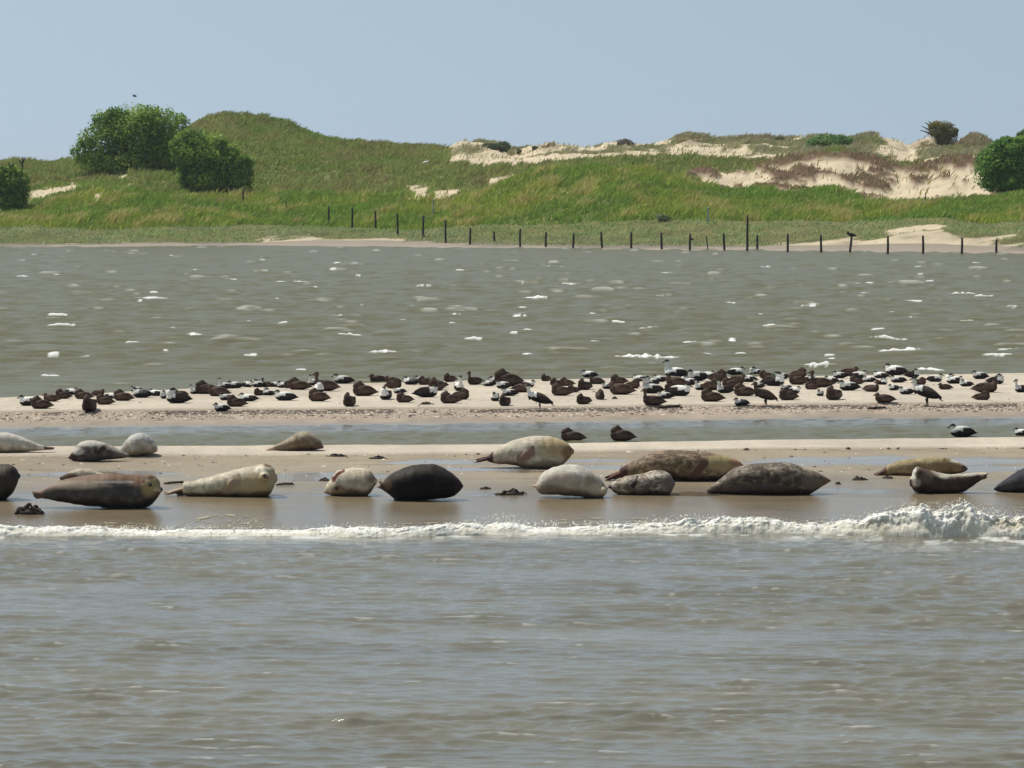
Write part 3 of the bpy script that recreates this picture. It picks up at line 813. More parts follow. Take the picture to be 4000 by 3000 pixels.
# ------------------------------------------------------------------ seals
CREAM, WHITE, TAN, BRWN, GREY, DARK, BLCK = (.62, .55, .40), (.68, .64, .55), (.34, .27, .155), (.20, .145, .09), (.16, .14, .12), (.05, .042, .038), (.018, .015, .016)
SKINP, SKIND, SKINB = (.24, .14, .105), (.055, .022, .020), (.11, .065, .045)
def seal(label, secs, base, side, wf=1.12, flips=(), hind=(), paints=(), spot=0.0, eyes=(), nose=(), muzz=(), lean=0.0, voxel=.014, name="seal"):
    """secs: (x, top, bottom) rows of the outline in photo pixels, tail to head or head to tail, given real depth and girth."""
    secs = sorted(secs)
    xs = np.array([s[0] for s in secs], float); yt = np.array([s[1] for s in secs], float); yb = np.array([s[2] for s in secs], float)
    low = yb.max(); xm = xs[int(np.argmax(yb))]
    g = ground_hit(min(max(xm, -100), 4100), low)
    s0 = FPX / g.y
    maxr = (yb - yt).max() / 2 / s0
    dc = g.y + .62 * maxr * wf
    s = FPX / dc
    # smooth resampling
    n = 64
    tt = np.concatenate([[0], np.cumsum(np.hypot(np.diff(xs), np.diff((yt + yb) / 2)))]); q = np.linspace(0, tt[-1], n)
    X = np.interp(q, tt, xs); T = np.interp(q, tt, yt); B = np.interp(q, tt, yb)
    for _ in range(3):
        for A in (X, T, B): A[1:-1] = (A[:-2] + 2 * A[1:-1] + A[2:]) / 4
    wx = (X - 2000) / s; zt = CH - (T - HZ) / s; zb = CH - (B - HZ) / s
    zg = g.z - .012
    lift = zg - zb.min()
    zt += lift * .5; zb = np.maximum(zb + lift, zg)
    rz = np.maximum((zt - zb) / 2, .004); zc = (zt + zb) / 2
    off = lean * np.linspace(-.5, .5, n)
    k = 26; a = np.linspace(0, 2 * np.pi, k, endpoint=False); ca, sa = np.cos(a), np.sin(a)
    e = .86
    cx = np.sign(ca) * np.abs(ca) ** e; sz = np.where(sa > 0, np.sign(sa) * np.abs(sa) ** .95, -np.abs(sa) ** .62)
    rw = np.minimum(rz * wf, maxr * 1.15 * wf); rw = np.maximum(rw, np.minimum(.03, maxr))
    dx = np.gradient(wx)
    rings = [np.stack([wx[i] + 0 * a, dc + off[i] + rw[i] * cx, zc[i] + rz[i] * sz], -1) for i in range(n)]
    # rounded ends
    def endcap(i, sgn):
        out = []
        for f, w in ((.35, .86), (.62, .55)):
            st = sgn * min(rz[i], .05) * f
            out.append(np.stack([wx[i] + st + 0 * a, dc + off[i] + rw[i] * w * cx, zc[i] + rz[i] * w * sz], -1))
        return out
    c0 = endcap(0, -1); c1 = endcap(-1, 1)
    parts = [loft(c0[::-1] + rings + c1)]
    def P(x, y, front=0.0):
        """a point of the skin that faces the water, at photo pixel (x, y)"""
        X_ = (x - 2000) / s; Z_ = CH - (y - HZ) / s + lift * .5
        i = int(np.argmin(np.abs(wx - X_)))
        h = np.clip((Z_ - zc[i]) / rz[i], -1, 1)
        return np.array([X_, dc + off[i] - rw[i] * math.sqrt(max(0, 1 - h * h)) * 1.0 - front, max(Z_, zg + .01)])
    skin = []
    for (x0, y0, x1, y1, r, col) in flips:
        p0, p1 = P(x0, y0, -.03), P(x1, y1, .015)
        m_ = (p0 + p1) / 2 + np.array([0, -.018, 0])
        parts.append(tube([p0, m_, p1], [r * .75, r, r * .35], 10, .42, (0, 1, .2), 5))
        skin.append((p0, p1, r * 1.3, col))
    for (x0, y0, x1, y1, r, col) in hind:
        p0 = np.array([(x0 - 2000) / s, dc, CH - (y0 - HZ) / s + lift * .6]); p1 = np.array([(x1 - 2000) / s, dc - .02, max(zg + .012, CH - (y1 - HZ) / s + lift * .8)])
        for sy in (-1, 1):
            dv = np.array([0, sy * r * .7, sy * r * .25])
            parts.append(tube([p0, (p0 + p1) / 2 + dv * .5, p1 + dv], [r * .8, r, r * .45], 10, .4, (0, .25, 1), 5))
        skin.append((p0, p1, r * 1.8, col))
    for (x, y, r, fr) in muzz:
        parts.append(ball(P(x, y, fr), (r, r, r * .85), 14, 10))
    me = fuse(name, parts, voxel, 3)
    v = coords_of(me)
    # fat folds and uneven skin
    hx = fbm(v[:, 0] * 3.2, v[:, 2] * 2.2 + v[:, 1] * 1.5, 810 + int(xs[0]) % 53, 3) * .016 + fbm(v[:, 0] * 17 + v[:, 2] * 3, v[:, 2] * 2.5, 820, 3) * .007
    ctr = np.stack([v[:, 0], np.full(len(v), dc), np.interp(v[:, 0], wx, zc)], -1); dv = v - ctr; ln = np.linalg.norm(dv, axis=1)[:, None] + 1e-6
    v = v + dv / ln * np.minimum(hx[:, None], ln * .15) * (ln > .03); v[:, 2] = np.maximum(v[:, 2], zg - .004)
    # coat pattern, with underside shade darkened into the belly colours
    i = np.clip(np.searchsorted(wx, v[:, 0]) if wx[0] < wx[-1] else 0, 0, n - 1)
    h = (v[:, 2] - zc[i]) / rz[i]
    px = 2000 + FPX * v[:, 0] / v[:, 1]; py = HZ + FPX * (CH - v[:, 2]) / v[:, 1]
    nz = fbm(v[:, 0] * 7, v[:, 2] * 9 + v[:, 1] * 5, 300 + int(xs[0]) % 97, 4)
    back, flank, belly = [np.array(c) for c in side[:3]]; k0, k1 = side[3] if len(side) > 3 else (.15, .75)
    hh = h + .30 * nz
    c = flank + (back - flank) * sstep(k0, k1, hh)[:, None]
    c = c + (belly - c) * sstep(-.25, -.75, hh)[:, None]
    sp = np.full(len(v), max(.42, float(spot)))
    blot = sstep(.12, .45, fbm(v[:, 0] * 5, v[:, 2] * 7 + v[:, 1] * 4, 700 + int(xs[0]) % 89, 5, .6)); c = c * (1 - .24 * blot[:, None] * np.array((.8, .95, 1.15)))
    for pt in paints:
        x, y, rx, ry, col, soft = pt[:6]
        e_ = ((px - x) / rx) ** 2 + ((py - y) / ry) ** 2 + .35 * nz
        m = sstep(1 + soft, 1 - soft, e_)
        if len(pt) < 7: m = m * (v[:, 1] < dc + .04)
        c = c + (np.array(col) - c) * m[:, None]
        sp = sp * (1 - m)
    for p0, p1, r, col in skin:
        L = p1 - p0; t_ = np.clip(((v - p0) @ L) / (L @ L), .12, 1)
        dd = np.linalg.norm(v - (p0 + t_[:, None] * L), axis=1)
        m = sstep(r * 1.15, r * .8, dd); c = c + (np.array(col) - c) * m[:, None]; sp *= (1 - m)
    org = np.array([wx.mean(), dc, zg])
    me.vertices.foreach_set("co", (v - org).astype(np.float32).ravel())
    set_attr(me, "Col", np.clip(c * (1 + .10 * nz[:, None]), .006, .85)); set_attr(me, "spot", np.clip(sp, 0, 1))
    me.materials.clear(); me.materials.append(M_SEAL)
    o = link(name, me, None, org)
    tag(o, label, 'seal', 'seals hauled out on the sandbank')
    for x, y, r, *fr in eyes:
        p = P(x, y, -.35 * r / 100 + (fr[0] if fr else 0)) - org
        vv, ff = ball(p, r / 100.0, 10, 8); mesh_np("eye", vv, ff, M_EYE, True, parent=o)
    for x, y, r, *fr in nose:
        p = P(x, y, .1 * r / 100 + (fr[0] if fr else 0)) - org
        vv, ff = ball(p, (r / 100, r / 140, r / 130), 10, 8); mesh_np("nose", vv, ff, M_NOSE, True, parent=o)
    return o

seal("white seal cut off by the photo's left edge, grey shading and brown tail, back row",
     [(-190, 1735, 1762), (-130, 1712, 1766), (-60, 1693, 1768), (0, 1687, 1768), (32, 1689, 1766), (68, 1701, 1763), (113, 1719, 1762), (158, 1738, 1757), (181, 1744, 1757), (205, 1745, 1756)],
     0, (WHITE, WHITE, (.50, .44, .33)), hind=[(178, 1750, 216, 1750, .03, SKINB)], flips=[(34, 1730, 64, 1766, .035, (.6, .55, .45))], spot=.12,
     paints=[(20, 1730, 22, 30, (.50, .46, .38), .5), (-20, 1755, 30, 22, TAN, .5)])
seal("mottled dark grey seal with a whitish brow, lying head left, back row",
     [(274, 1776, 1796), (288, 1752, 1802), (312, 1728, 1803), (335, 1721, 1803), (375, 1720, 1800), (407, 1728, 1797), (443, 1744, 1791), (470, 1761, 1788), (500, 1772, 1785)],
     0, ((.52, .48, .40), (.17, .155, .15), (.12, .105, .10)), flips=[(408, 1748, 384, 1760, .04, (.05, .035, .03))], spot=.75,
     paints=[(285, 1786, 16, 18, (.05, .03, .026), .5), (305, 1762, 22, 14, (.55, .5, .43), .5), (340, 1730, 70, 13, (.50, .46, .38), .6)])
seal("whitish seal curled up behind the mottled dark grey one, back turned",
     [(462, 1772, 1784), (472, 1745, 1784), (488, 1721, 1783), (511, 1699, 1781), (538, 1690, 1779), (560, 1690, 1774), (583, 1702, 1770), (600, 1718, 1768), (608, 1738, 1766)],
     0, ((.60, .58, .53), (.57, .53, .44), (.46, .39, .28)), wf=1.2, spot=.22, paints=[(548, 1704, 20, 12, (.42, .40, .37), .6), (578, 1712, 10, 8, (.36, .35, .33), .6), (600, 1755, 10, 12, (.33, .25, .18), .5)])
seal("small sandy brown seal alone on the pale ridge, tail to the left, back row",
     [(1046, 1752, 1761), (1068, 1741, 1762), (1113, 1720, 1762), (1140, 1703, 1761), (1158, 1690, 1760), (1181, 1683, 1760), (1203, 1683, 1759), (1231, 1697, 1757), (1253, 1715, 1755), (1260, 1738, 1752)],
     0, ((.42, .36, .25), (.27, .215, .14), (.12, .075, .05)), hind=[(1066, 1753, 1036, 1758, .03, (.42, .30, .20))], spot=.25, paints=[(1245, 1742, 20, 18, (.14, .085, .055), .6)])
seal("big cream seal with red tail flippers, pink fore flipper on its side",
     [(1912, 1778, 1806), (1924, 1762, 1808), (1950, 1745, 1812), (2000, 1722, 1819), (2045, 1708, 1827), (2090, 1703, 1831), (2150, 1704, 1832), (2194, 1719, 1820), (2220, 1733, 1798), (2236, 1752, 1774)],
     0, ((.64, .58, .45), (.62, .56, .44), (.33, .26, .18)), hind=[(1924, 1786, 1858, 1802, .065, SKIND)], flips=[(2078, 1760, 2034, 1786, .062, (.25, .165, .125))], spot=.12,
     paints=[(2185, 1745, 75, 45, (.43, .33, .18), .8), (2225, 1768, 30, 30, (.23, .15, .075), .7), (2140, 1815, 60, 16, (.25, .21, .16), .7), (2080, 1758, 8, 16, SKIND, .5)], eyes=[(2226, 1755, 1.6)])
seal("cream seal mostly hidden behind the big dark grey seal's back",
     [(236, 1860, 1872), (252, 1853, 1874), (285, 1836, 1876), (320, 1831, 1876), (355, 1833, 1876), (385, 1845, 1875), (440, 1856, 1874)],
     0, (CREAM, (.64, .58, .45), CREAM), spot=.05, paints=[(262, 1862, 40, 14, (.13, .085, .06), .4)])
seal("big two-tone seal with brown back and dark grey belly, yellowish face towards the right",
     [(136, 1924, 1944), (165, 1916, 1947), (186, 1908, 1950), (194, 1893, 1953), (226, 1878, 1959), (294, 1864, 1970), (398, 1848, 1980), (452, 1847, 1985), (497, 1856, 1987), (529, 1860, 1987), (560, 1858, 1985), (590, 1861, 1976), (608, 1875, 1956), (622, 1893, 1934), (632, 1905, 1920)],
     0, ((.185, .135, .095), (.092, .084, .077), (.04, .03, .026)), hind=[(176, 1934, 124, 1922, .035, (.17, .10, .068)), (180, 1940, 140, 1945, .035, (.13, .08, .058))], flips=[(482, 1964, 560, 1984, .03, (.30, .25, .22))], spot=.35,
     paints=[(430, 1866, 175, 15, (.20, .128, .085), .7), (520, 1872, 46, 24, (.165, .098, .06), .7), (588, 1897, 38, 40, (.35, .265, .125), .9), (455, 1883, 130, 5, (.30, .28, .25), .6), (545, 1874, 24, 17, (.17, .09, .05), .7), (300, 1895, 110, 18, (.33, .26, .19), .9), (614, 1914, 13, 9, (.47, .38, .22), .7), (612, 1924, 14, 2.5, (.12, .08, .045), .5), (560, 1880, 5, 5, (.08, .05, .03), .5), (575, 1865, 30, 8, (.10, .062, .04), .6)],
     eyes=[(592, 1889, 2.6, .05), (617, 1887, 2.2, .04)], nose=[(628, 1908, 3.4, .05)], muzz=[(610, 1912, .085, .0), (585, 1890, .15, -.12)])
seal("dark brown seal cut off at the photo's left edge, in front",
     [(-150, 1880, 1935), (-110, 1838, 1945), (-60, 1816, 1954), (0, 1811, 1955), (30, 1811, 1950), (52, 1818, 1925), (67, 1834, 1895), (74, 1850, 1870)],
     0, ((.115, .092, .066), (.055, .046, .036), (.03, .024, .02)), spot=.2, paints=[(60, 1850, 22, 34, (.035, .022, .02), .7)])
seal("cream seal holding its head up and facing the water, front flipper folded on its side",
     [(722, 1884, 1933), (734, 1881, 1936), (746, 1888, 1937), (780, 1873, 1938), (814, 1864, 1939), (881, 1843, 1940), (950, 1829, 1941), (985, 1821, 1941), (1004, 1815, 1941), (1022, 1810, 1941), (1045, 1809, 1940), (1060, 1816, 1928), (1070, 1828, 1908), (1075, 1848, 1885)],
     0, ((.67, .61, .46), (.62, .55, .41), (.20, .135, .08)), hind=[(738, 1905, 640, 1928, .05, (.38, .285, .20)), (740, 1922, 690, 1932, .04, (.10, .045, .035))], flips=[(928, 1866, 890, 1908, .058, (.36, .27, .18))], spot=.08, wf=1.15,
     paints=[(932, 1878, 10, 30, (.12, .06, .04), .6), (1000, 1900, 85, 40, (.46, .37, .20), .9), (1030, 1935, 60, 16, (.20, .13, .07), .7), (1052, 1816, 24, 9, (.17, .11, .06), .7), (1040, 1862, 20, 14, (.40, .31, .18), .7), (1040, 1866, 12, 3, (.12, .08, .05), .5), (1016, 1835, 22, 16, (.70, .64, .48), .8), (1065, 1860, 14, 30, (.46, .37, .24), .8)],
     eyes=[(1020, 1832, 2.4, .045), (1057, 1833, 2.4, .045)], nose=[(1039, 1850, 2.6, .10)], muzz=[(1040, 1857, .080, .025), (1040, 1842, .135, -.07)])
seal("short white seal seen head on, red flipper raised on its shoulder",
     [(1266, 1918, 1925), (1272, 1898, 1930), (1298, 1862, 1936), (1316, 1840, 1937), (1348, 1832, 1938), (1393, 1829, 1938), (1430, 1831, 1937), (1450, 1842, 1920), (1466, 1868, 1892)],
     0, ((.72, .66, .50), (.66, .59, .44), (.22, .155, .10)), flips=[(1338, 1843, 1306, 1866, .04, (.17, .055, .04))], spot=.06, wf=1.25,
     paints=[(1325, 1912, 26, 18, (.26, .19, .12), .8), (1316, 1908, 8, 8, (.07, .045, .03), .6), (1452, 1862, 22, 24, (.26, .15, .11), .7), (1415, 1855, 40, 16, (.50, .42, .30), .9), (1302, 1870, 8, 10, (.10, .03, .025), .6), (1342, 1838, 7, 9, (.10, .03, .025), .6)])
seal("nearly black seal with rump raised, the darkest one in front",
     [(1494, 1880, 1912), (1508, 1870, 1920), (1522, 1857, 1930), (1540, 1845, 1948), (1565, 1833, 1957), (1610, 1817, 1955), (1655, 1811, 1951), (1696, 1812, 1947), (1732, 1828, 1944), (1768, 1850, 1939), (1794, 1872, 1920), (1806, 1892, 1906)],
     0, ((.042, .037, .027), (.011, .009, .009), (.008, .006, .006)), hind=[(1506, 1890, 1474, 1876, .03, (.26, .22, .16)), (1508, 1905, 1472, 1903, .03, (.10, .06, .045))], flips=[(1580, 1940, 1540, 1962, .04, (.03, .02, .02))], spot=.12,
     paints=[(1512, 1893, 18, 24, (.085, .055, .034), .7), (1790, 1905, 18, 30, (.03, .012, .014), .7)])
seal("off-white seal with a grey belly, head down to the right in the front row",
     [(2093, 1894, 1906), (2102, 1873, 1927), (2118, 1848, 1933), (2154, 1826, 1934), (2203, 1815, 1935), (2253, 1817, 1939), (2290, 1828, 1943), (2316, 1846, 1946), (2343, 1868, 1945), (2362, 1891, 1937), (2370, 1908, 1920)],
     0, ((.68, .64, .54), (.54, .47, .37), (.24, .19, .135)), hind=[(2104, 1898, 2070, 1899, .025, (.50, .38, .28))], flips=[(2292, 1912, 2240, 1936, .04, (.25, .19, .13))], spot=.25,
     paints=[(2150, 1922, 80, 30, (.21, .165, .12), .6), (2200, 1868, 60, 26, (.46, .38, .30), .9), (2310, 1880, 26, 30, (.33, .265, .19), .9), (2340, 1912, 45, 25, (.50, .42, .29), .8)], eyes=[(2352, 1895, 2.2)], nose=[(2369, 1908, 1.8)], muzz=[(2352, 1916, .07, .01)])
seal("large mottled tan seal with dark red tail, fore flipper hanging down its side",
     [(2428, 1824, 1870), (2445, 1814, 1872), (2466, 1806, 1872), (2497, 1787, 1873), (2542, 1766, 1873), (2610, 1756, 1874), (2678, 1757, 1877), (2746, 1763, 1880), (2800, 1771, 1876), (2850, 1786, 1856), (2886, 1800, 1832), (2902, 1814, 1822)],
     0, ((.36, .27, .19), (.40, .31, .19), (.11, .068, .042)), hind=[(2450, 1840, 2362, 1873, .075, SKIND), (2440, 1850, 2400, 1872, .05, (.11, .035, .028))], flips=[(2752, 1800, 2704, 1858, .06, (.12, .065, .05))], spot=.85,
     paints=[(2820, 1808, 70, 34, (.40, .31, .15), .8), (2880, 1808, 30, 18, (.34, .20, .11), .7)], eyes=[(2876, 1799, 1.5)])
seal("small black-and-white mottled pup lying in front of the large tan seal",
     [(2398, 1882, 1924), (2410, 1876, 1928), (2443, 1860, 1933), (2475, 1855, 1934), (2505, 1849, 1934), (2552, 1837, 1934), (2583, 1837, 1934), (2610, 1844, 1934), (2626, 1860, 1918), (2633, 1882, 1898)],
     0, ((.66, .60, .50), (.42, .36, .30), (.16, .115, .09)), hind=[(2408, 1893, 2374, 1900, .035, (.50, .44, .38)), (2406, 1905, 2376, 1904, .028, (.07, .045, .045))], flips=[(2492, 1862, 2470, 1895, .03, (.05, .03, .03))], spot=.95,
     paints=[(2615, 1890, 26, 40, (.17, .12, .10), .7)])
seal("grey-brown mottled seal with a pointed snout to the right",
     [(2768, 1908, 1930), (2791, 1887, 1932), (2827, 1860, 1932), (2868, 1829, 1932), (2927, 1815, 1931), (3000, 1809, 1931), (3045, 1805, 1931), (3090, 1807, 1932), (3117, 1817, 1933), (3154, 1833, 1932), (3188, 1840, 1916), (3215, 1856, 1897), (3242, 1873, 1882)],
     0, ((.33, .29, .23), (.185, .15, .115), (.075, .05, .038)), spot=.9, flips=[(2965, 1902, 2905, 1927, .045, (.07, .05, .042))], paints=[(2960, 1910, 130, 18, (.09, .068, .062), .7), (3190, 1878, 55, 40, (.16, .12, .085), .8), (3232, 1878, 16, 14, (.20, .11, .06), .7)], eyes=[(3204, 1862, 1.6)], nose=[(3241, 1877, 1.5)])
seal("khaki seal with dark tail, stretched out behind the sunlit-backed seal",
     [(3446, 1836, 1858), (3470, 1812, 1858), (3511, 1799, 1858), (3565, 1792, 1857), (3610, 1787, 1857), (3655, 1783, 1855), (3696, 1787, 1853), (3732, 1799, 1850), (3764, 1814, 1846), (3777, 1824, 1836)],
     0, ((.45, .365, .20), (.37, .28, .145), (.14, .08, .036)), hind=[(3462, 1838, 3412, 1861, .045, (.11, .05, .035))], flips=[(3712, 1826, 3668, 1850, .042, (.18, .12, .06))], spot=.08, paints=[(3705, 1815, 60, 24, (.26, .18, .095), .8), (3770, 1828, 14, 16, (.12, .07, .05), .6), (3690, 1796, 8, 8, (.16, .10, .05), .6), (3735, 1800, 24, 8, (.62, .55, .40), .6)])
seal("sunlit-backed brown seal bent up like a banana, head and tail raised, beside the splash",
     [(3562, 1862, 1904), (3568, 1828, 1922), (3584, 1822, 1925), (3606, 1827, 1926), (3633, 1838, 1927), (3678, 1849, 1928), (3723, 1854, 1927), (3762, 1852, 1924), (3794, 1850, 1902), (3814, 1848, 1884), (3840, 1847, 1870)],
     0, ((.66, .60, .48), (.072, .048, .035), (.03, .018, .015), (.52, .86)), hind=[(3810, 1862, 3862, 1848, .03, (.60, .50, .36)), (3812, 1872, 3858, 1862, .03, (.12, .07, .05))], flips=[(3648, 1890, 3614, 1920, .036, (.06, .04, .03))], spot=.15,  # pale back is the sunlit top rim painted into the coat colour
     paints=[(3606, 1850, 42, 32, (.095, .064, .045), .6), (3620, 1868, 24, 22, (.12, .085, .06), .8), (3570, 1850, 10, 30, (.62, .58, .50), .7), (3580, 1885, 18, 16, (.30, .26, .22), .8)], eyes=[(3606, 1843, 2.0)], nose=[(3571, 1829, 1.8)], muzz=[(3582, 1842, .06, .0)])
seal("dark blue-grey seal cut off at the photo's right edge, snout to the left",
     [(3884, 1906, 1915), (3904, 1890, 1919), (3931, 1872, 1923), (3958, 1850, 1924), (4000, 1826, 1925), (4050, 1812, 1925), (4110, 1818, 1922), (4160, 1850, 1912)],
     0, ((.035, .036, .048), (.085, .078, .082), (.045, .035, .036)), flips=[(3925, 1912, 3892, 1917, .025, (.03, .028, .032))], spot=.35, paints=[(3892, 1905, 18, 12, (.02, .02, .026), .6)], eyes=[(3915, 1895, 1.5)])

# ------------------------------------------------------------------ ducks: a few carved birds, each copied to its place in the flock
W_, BK, NAPE, BR1, BR2, BR3, SL = (.76, .74, .68), (.012, .010, .011), (.30, .36, .18), (.048, .027, .019), (.098, .060, .043), (.022, .012, .009), (.17, .165, .16)
def duck_mesh(sex, pose, var=0):
    """One bird about one unit long, head towards -X, resting at z = 0."""
    parts = []
    stand = pose == 'stand'
    zl = .17 if stand else .0
    hgt = .36 if not stand else .38
    # body sections: x, half height, half width, centre height
    secs = [(-.44, .04, .05, .20), (-.40, .11, .11, .19), (-.30, .165, .17, .185), (-.15, .185, .20, .19), (.05, .19, .205, .19), (.22, .165, .18, .18), (.36, .115, .125, .165), (.46, .06, .07, .15), (.56, .025, .045, .14)]
    if sex == 'm': secs = [(x, h * .97, w, z) for x, h, w, z in secs]
    k = 18; a = np.linspace(0, 2 * np.pi, k, endpoint=False)
    rings = []
    for x, h, w, z in secs:
        sz = np.where(np.sin(a) > 0, np.sin(a), -np.abs(np.sin(a)) ** (.55 if not stand else .9))
        tilt = (-.22 * x + .10) if stand else 0
        rings.append(np.stack([x + 0 * a, w * np.cos(a), z + tilt + zl + h * sz], -1))
    parts.append(loft(rings))
    # folded wing tips and tail
    parts.append(tube([(-.1, .12, .30 + zl), (.2, .13, .28 + zl), (.50, .05, .20 + zl + (-.03 if stand else 0))], [.03, .07, .012], 8, .6, (0, 1, 0)))
    parts.append(tube([(-.1, -.12, .30 + zl), (.2, -.13, .28 + zl), (.50, -.05, .20 + zl + (-.03 if stand else 0))], [.03, .07, .012], 8, .6, (0, 1, 0)))
    parts.append(tube([(.40, 0, .16 + zl), (.53, 0, .14 + zl - (.09 if stand else 0)), (.64, 0, .135 + zl - (.14 if stand else 0))], [.06, .055, .01], 8, .35))
    z0 = zl + (.10 if stand else 0)
    if pose == 'tuck':
        hd = np.array([-.17, .02, .43]); parts.append(tube([(-.32, 0, .22), (-.33, 0, .33), tuple(hd)], [.12, .115, .095]))
        parts.append(ball(hd, (.115, .085, .088))); parts.append(tube([hd + (.04, .03, .0), hd + (.13, .05, -.02), hd + (.21, .06, -.05)], [.06, .042, .02], 8, .7)); bill = hd + (.2, .05, -.04)
    elif pose == 'low':
        hd = np.array([-.34, 0, .365]); parts.append(tube([(-.28, 0, .22), (-.33, 0, .29), tuple(hd)], [.14, .115, .095]))
        parts.append(ball(hd, (.115, .082, .085))); parts.append(tube([hd + (-.04, 0, .01), hd + (-.13, 0, -.025), hd + (-.215, 0, -.06)], [.065, .045, .022], 8, .75)); bill = hd + (-.2, 0, -.05)
    elif pose == 'up':
        hd = np.array([-.36, 0, .57]); parts.append(tube([(-.29, 0, .20), (-.35, 0, .33), (-.35, 0, .45), tuple(hd)], [.14, .10, .075, .075]))
        parts.append(ball(hd, (.105, .075, .078))); parts.append(tube([hd + (-.04, 0, .01), hd + (-.12, 0, -.02), hd + (-.20, 0, -.045)], [.06, .042, .02], 8, .75)); bill = hd + (-.19, 0, -.04)
    else:
        hd = np.array([-.46, 0, .86]); parts.append(tube([(-.32, 0, .44), (-.41, 0, .58), (-.45, 0, .72), tuple(hd)], [.14, .10, .075, .075]))
        parts.append(ball(hd, (.105, .075, .078))); parts.append(tube([hd + (-.04, 0, .01), hd + (-.12, 0, -.02), hd + (-.20, 0, -.05)], [.06, .042, .02], 8, .75)); bill = hd + (-.19, 0, -.04)
        for sy in (-1, 1):
            parts.append(tube([(.0, sy * .08, .26), (.02, sy * .085, .10), (.0, sy * .09, .02)], [.045, .022, .02]))
            parts.append(tube([(.02, sy * .09, .015), (-.06, sy * .09, .014), (-.13, sy * .10, .012)], [.018, .04, .05], 8, .3))
    me = fuse("duck", parts, .0145, 2)
    v = coords_of(me); x, y, z = v.T; n = fbm(x * 7 + var * 9, z * 9 + y * 6, 400 + var, 4)
    bt = z - zl - (np.clip(-.22 * x + .10, -.1, .3) if stand else 0)
    dh = np.linalg.norm((v - hd) / (.13, .1, .105), axis=1)
    if pose in ('up', 'stand'):
        neck = (x < -.24) & (z > (.38 if pose == 'up' else .60))
    else: neck = (dh < 1.15)
    if sex == 'f':
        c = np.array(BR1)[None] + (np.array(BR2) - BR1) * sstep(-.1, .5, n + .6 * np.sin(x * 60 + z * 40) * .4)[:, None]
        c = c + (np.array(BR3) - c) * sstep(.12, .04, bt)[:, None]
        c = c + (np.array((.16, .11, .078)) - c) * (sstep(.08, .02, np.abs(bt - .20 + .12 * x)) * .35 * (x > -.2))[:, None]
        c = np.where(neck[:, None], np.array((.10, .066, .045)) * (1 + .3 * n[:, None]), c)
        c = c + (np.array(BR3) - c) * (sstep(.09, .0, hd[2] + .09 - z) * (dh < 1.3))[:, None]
    else:
        wl = .20 + .05 * n + .10 * sstep(.1, .45, x)
        c = np.where((bt < wl)[:, None], np.array(BK) + .012 * n[:, None], np.array(W_) * (1 + .08 * n[:, None]))
        c = np.where(((x > .30) & (bt < .28))[:, None], np.array(BK), c)
        c = np.where(((np.abs(y) > .10) & (x > .02) & (bt < .31) & (bt > .16))[:, None], np.array((.04, .028, .026)), c)       # dark folded wing tips
        if var: c = np.where(((x > -.12) & (bt > wl))[:, None], np.array((.05, .035, .03)) if var == 1 else np.array(SL), c)        # moulting birds: dark back, white breast
        br = (x < -.27) & (bt > .16)
        c = np.where(br[:, None], np.array(W_), c)
        c = np.where(neck[:, None], np.array(W_), c)
        cap = (z > hd[2] + .002 - .10 * (hd[0] - x)) & (dh < 1.4)
        c = np.where(cap[:, None], np.array(BK), c)
        nap = neck & (z > hd[2] - .05) & (z < hd[2] + .02) & (x > hd[0] + .05)
        c = np.where(nap[:, None], np.array(NAPE), c)
    db = np.linalg.norm(v - bill, axis=1)
    c = np.where((db < .09)[:, None], np.array((.075, .085, .055)) if sex == 'm' else np.array((.05, .045, .038)), c)
    if stand: c = np.where((z < .17)[:, None], np.array((.14, .11, .045)), c)
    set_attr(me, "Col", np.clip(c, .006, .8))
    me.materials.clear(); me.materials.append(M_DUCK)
    return me
PROTO = {}
for pose in ('tuck', 'low', 'up', 'stand'):
    PROTO['f', pose, 0] = duck_mesh('f', pose)
    PROTO['m', pose, 0] = duck_mesh('m', pose, 0)
    if pose != 'stand': PROTO['m', pose, 1] = duck_mesh('m', pose, 1)
PROTO['m', 'low', 2] = duck_mesh('m', 'low', 2)
PROTO['m', 'stand', 1] = duck_mesh('m', 'stand', 1)

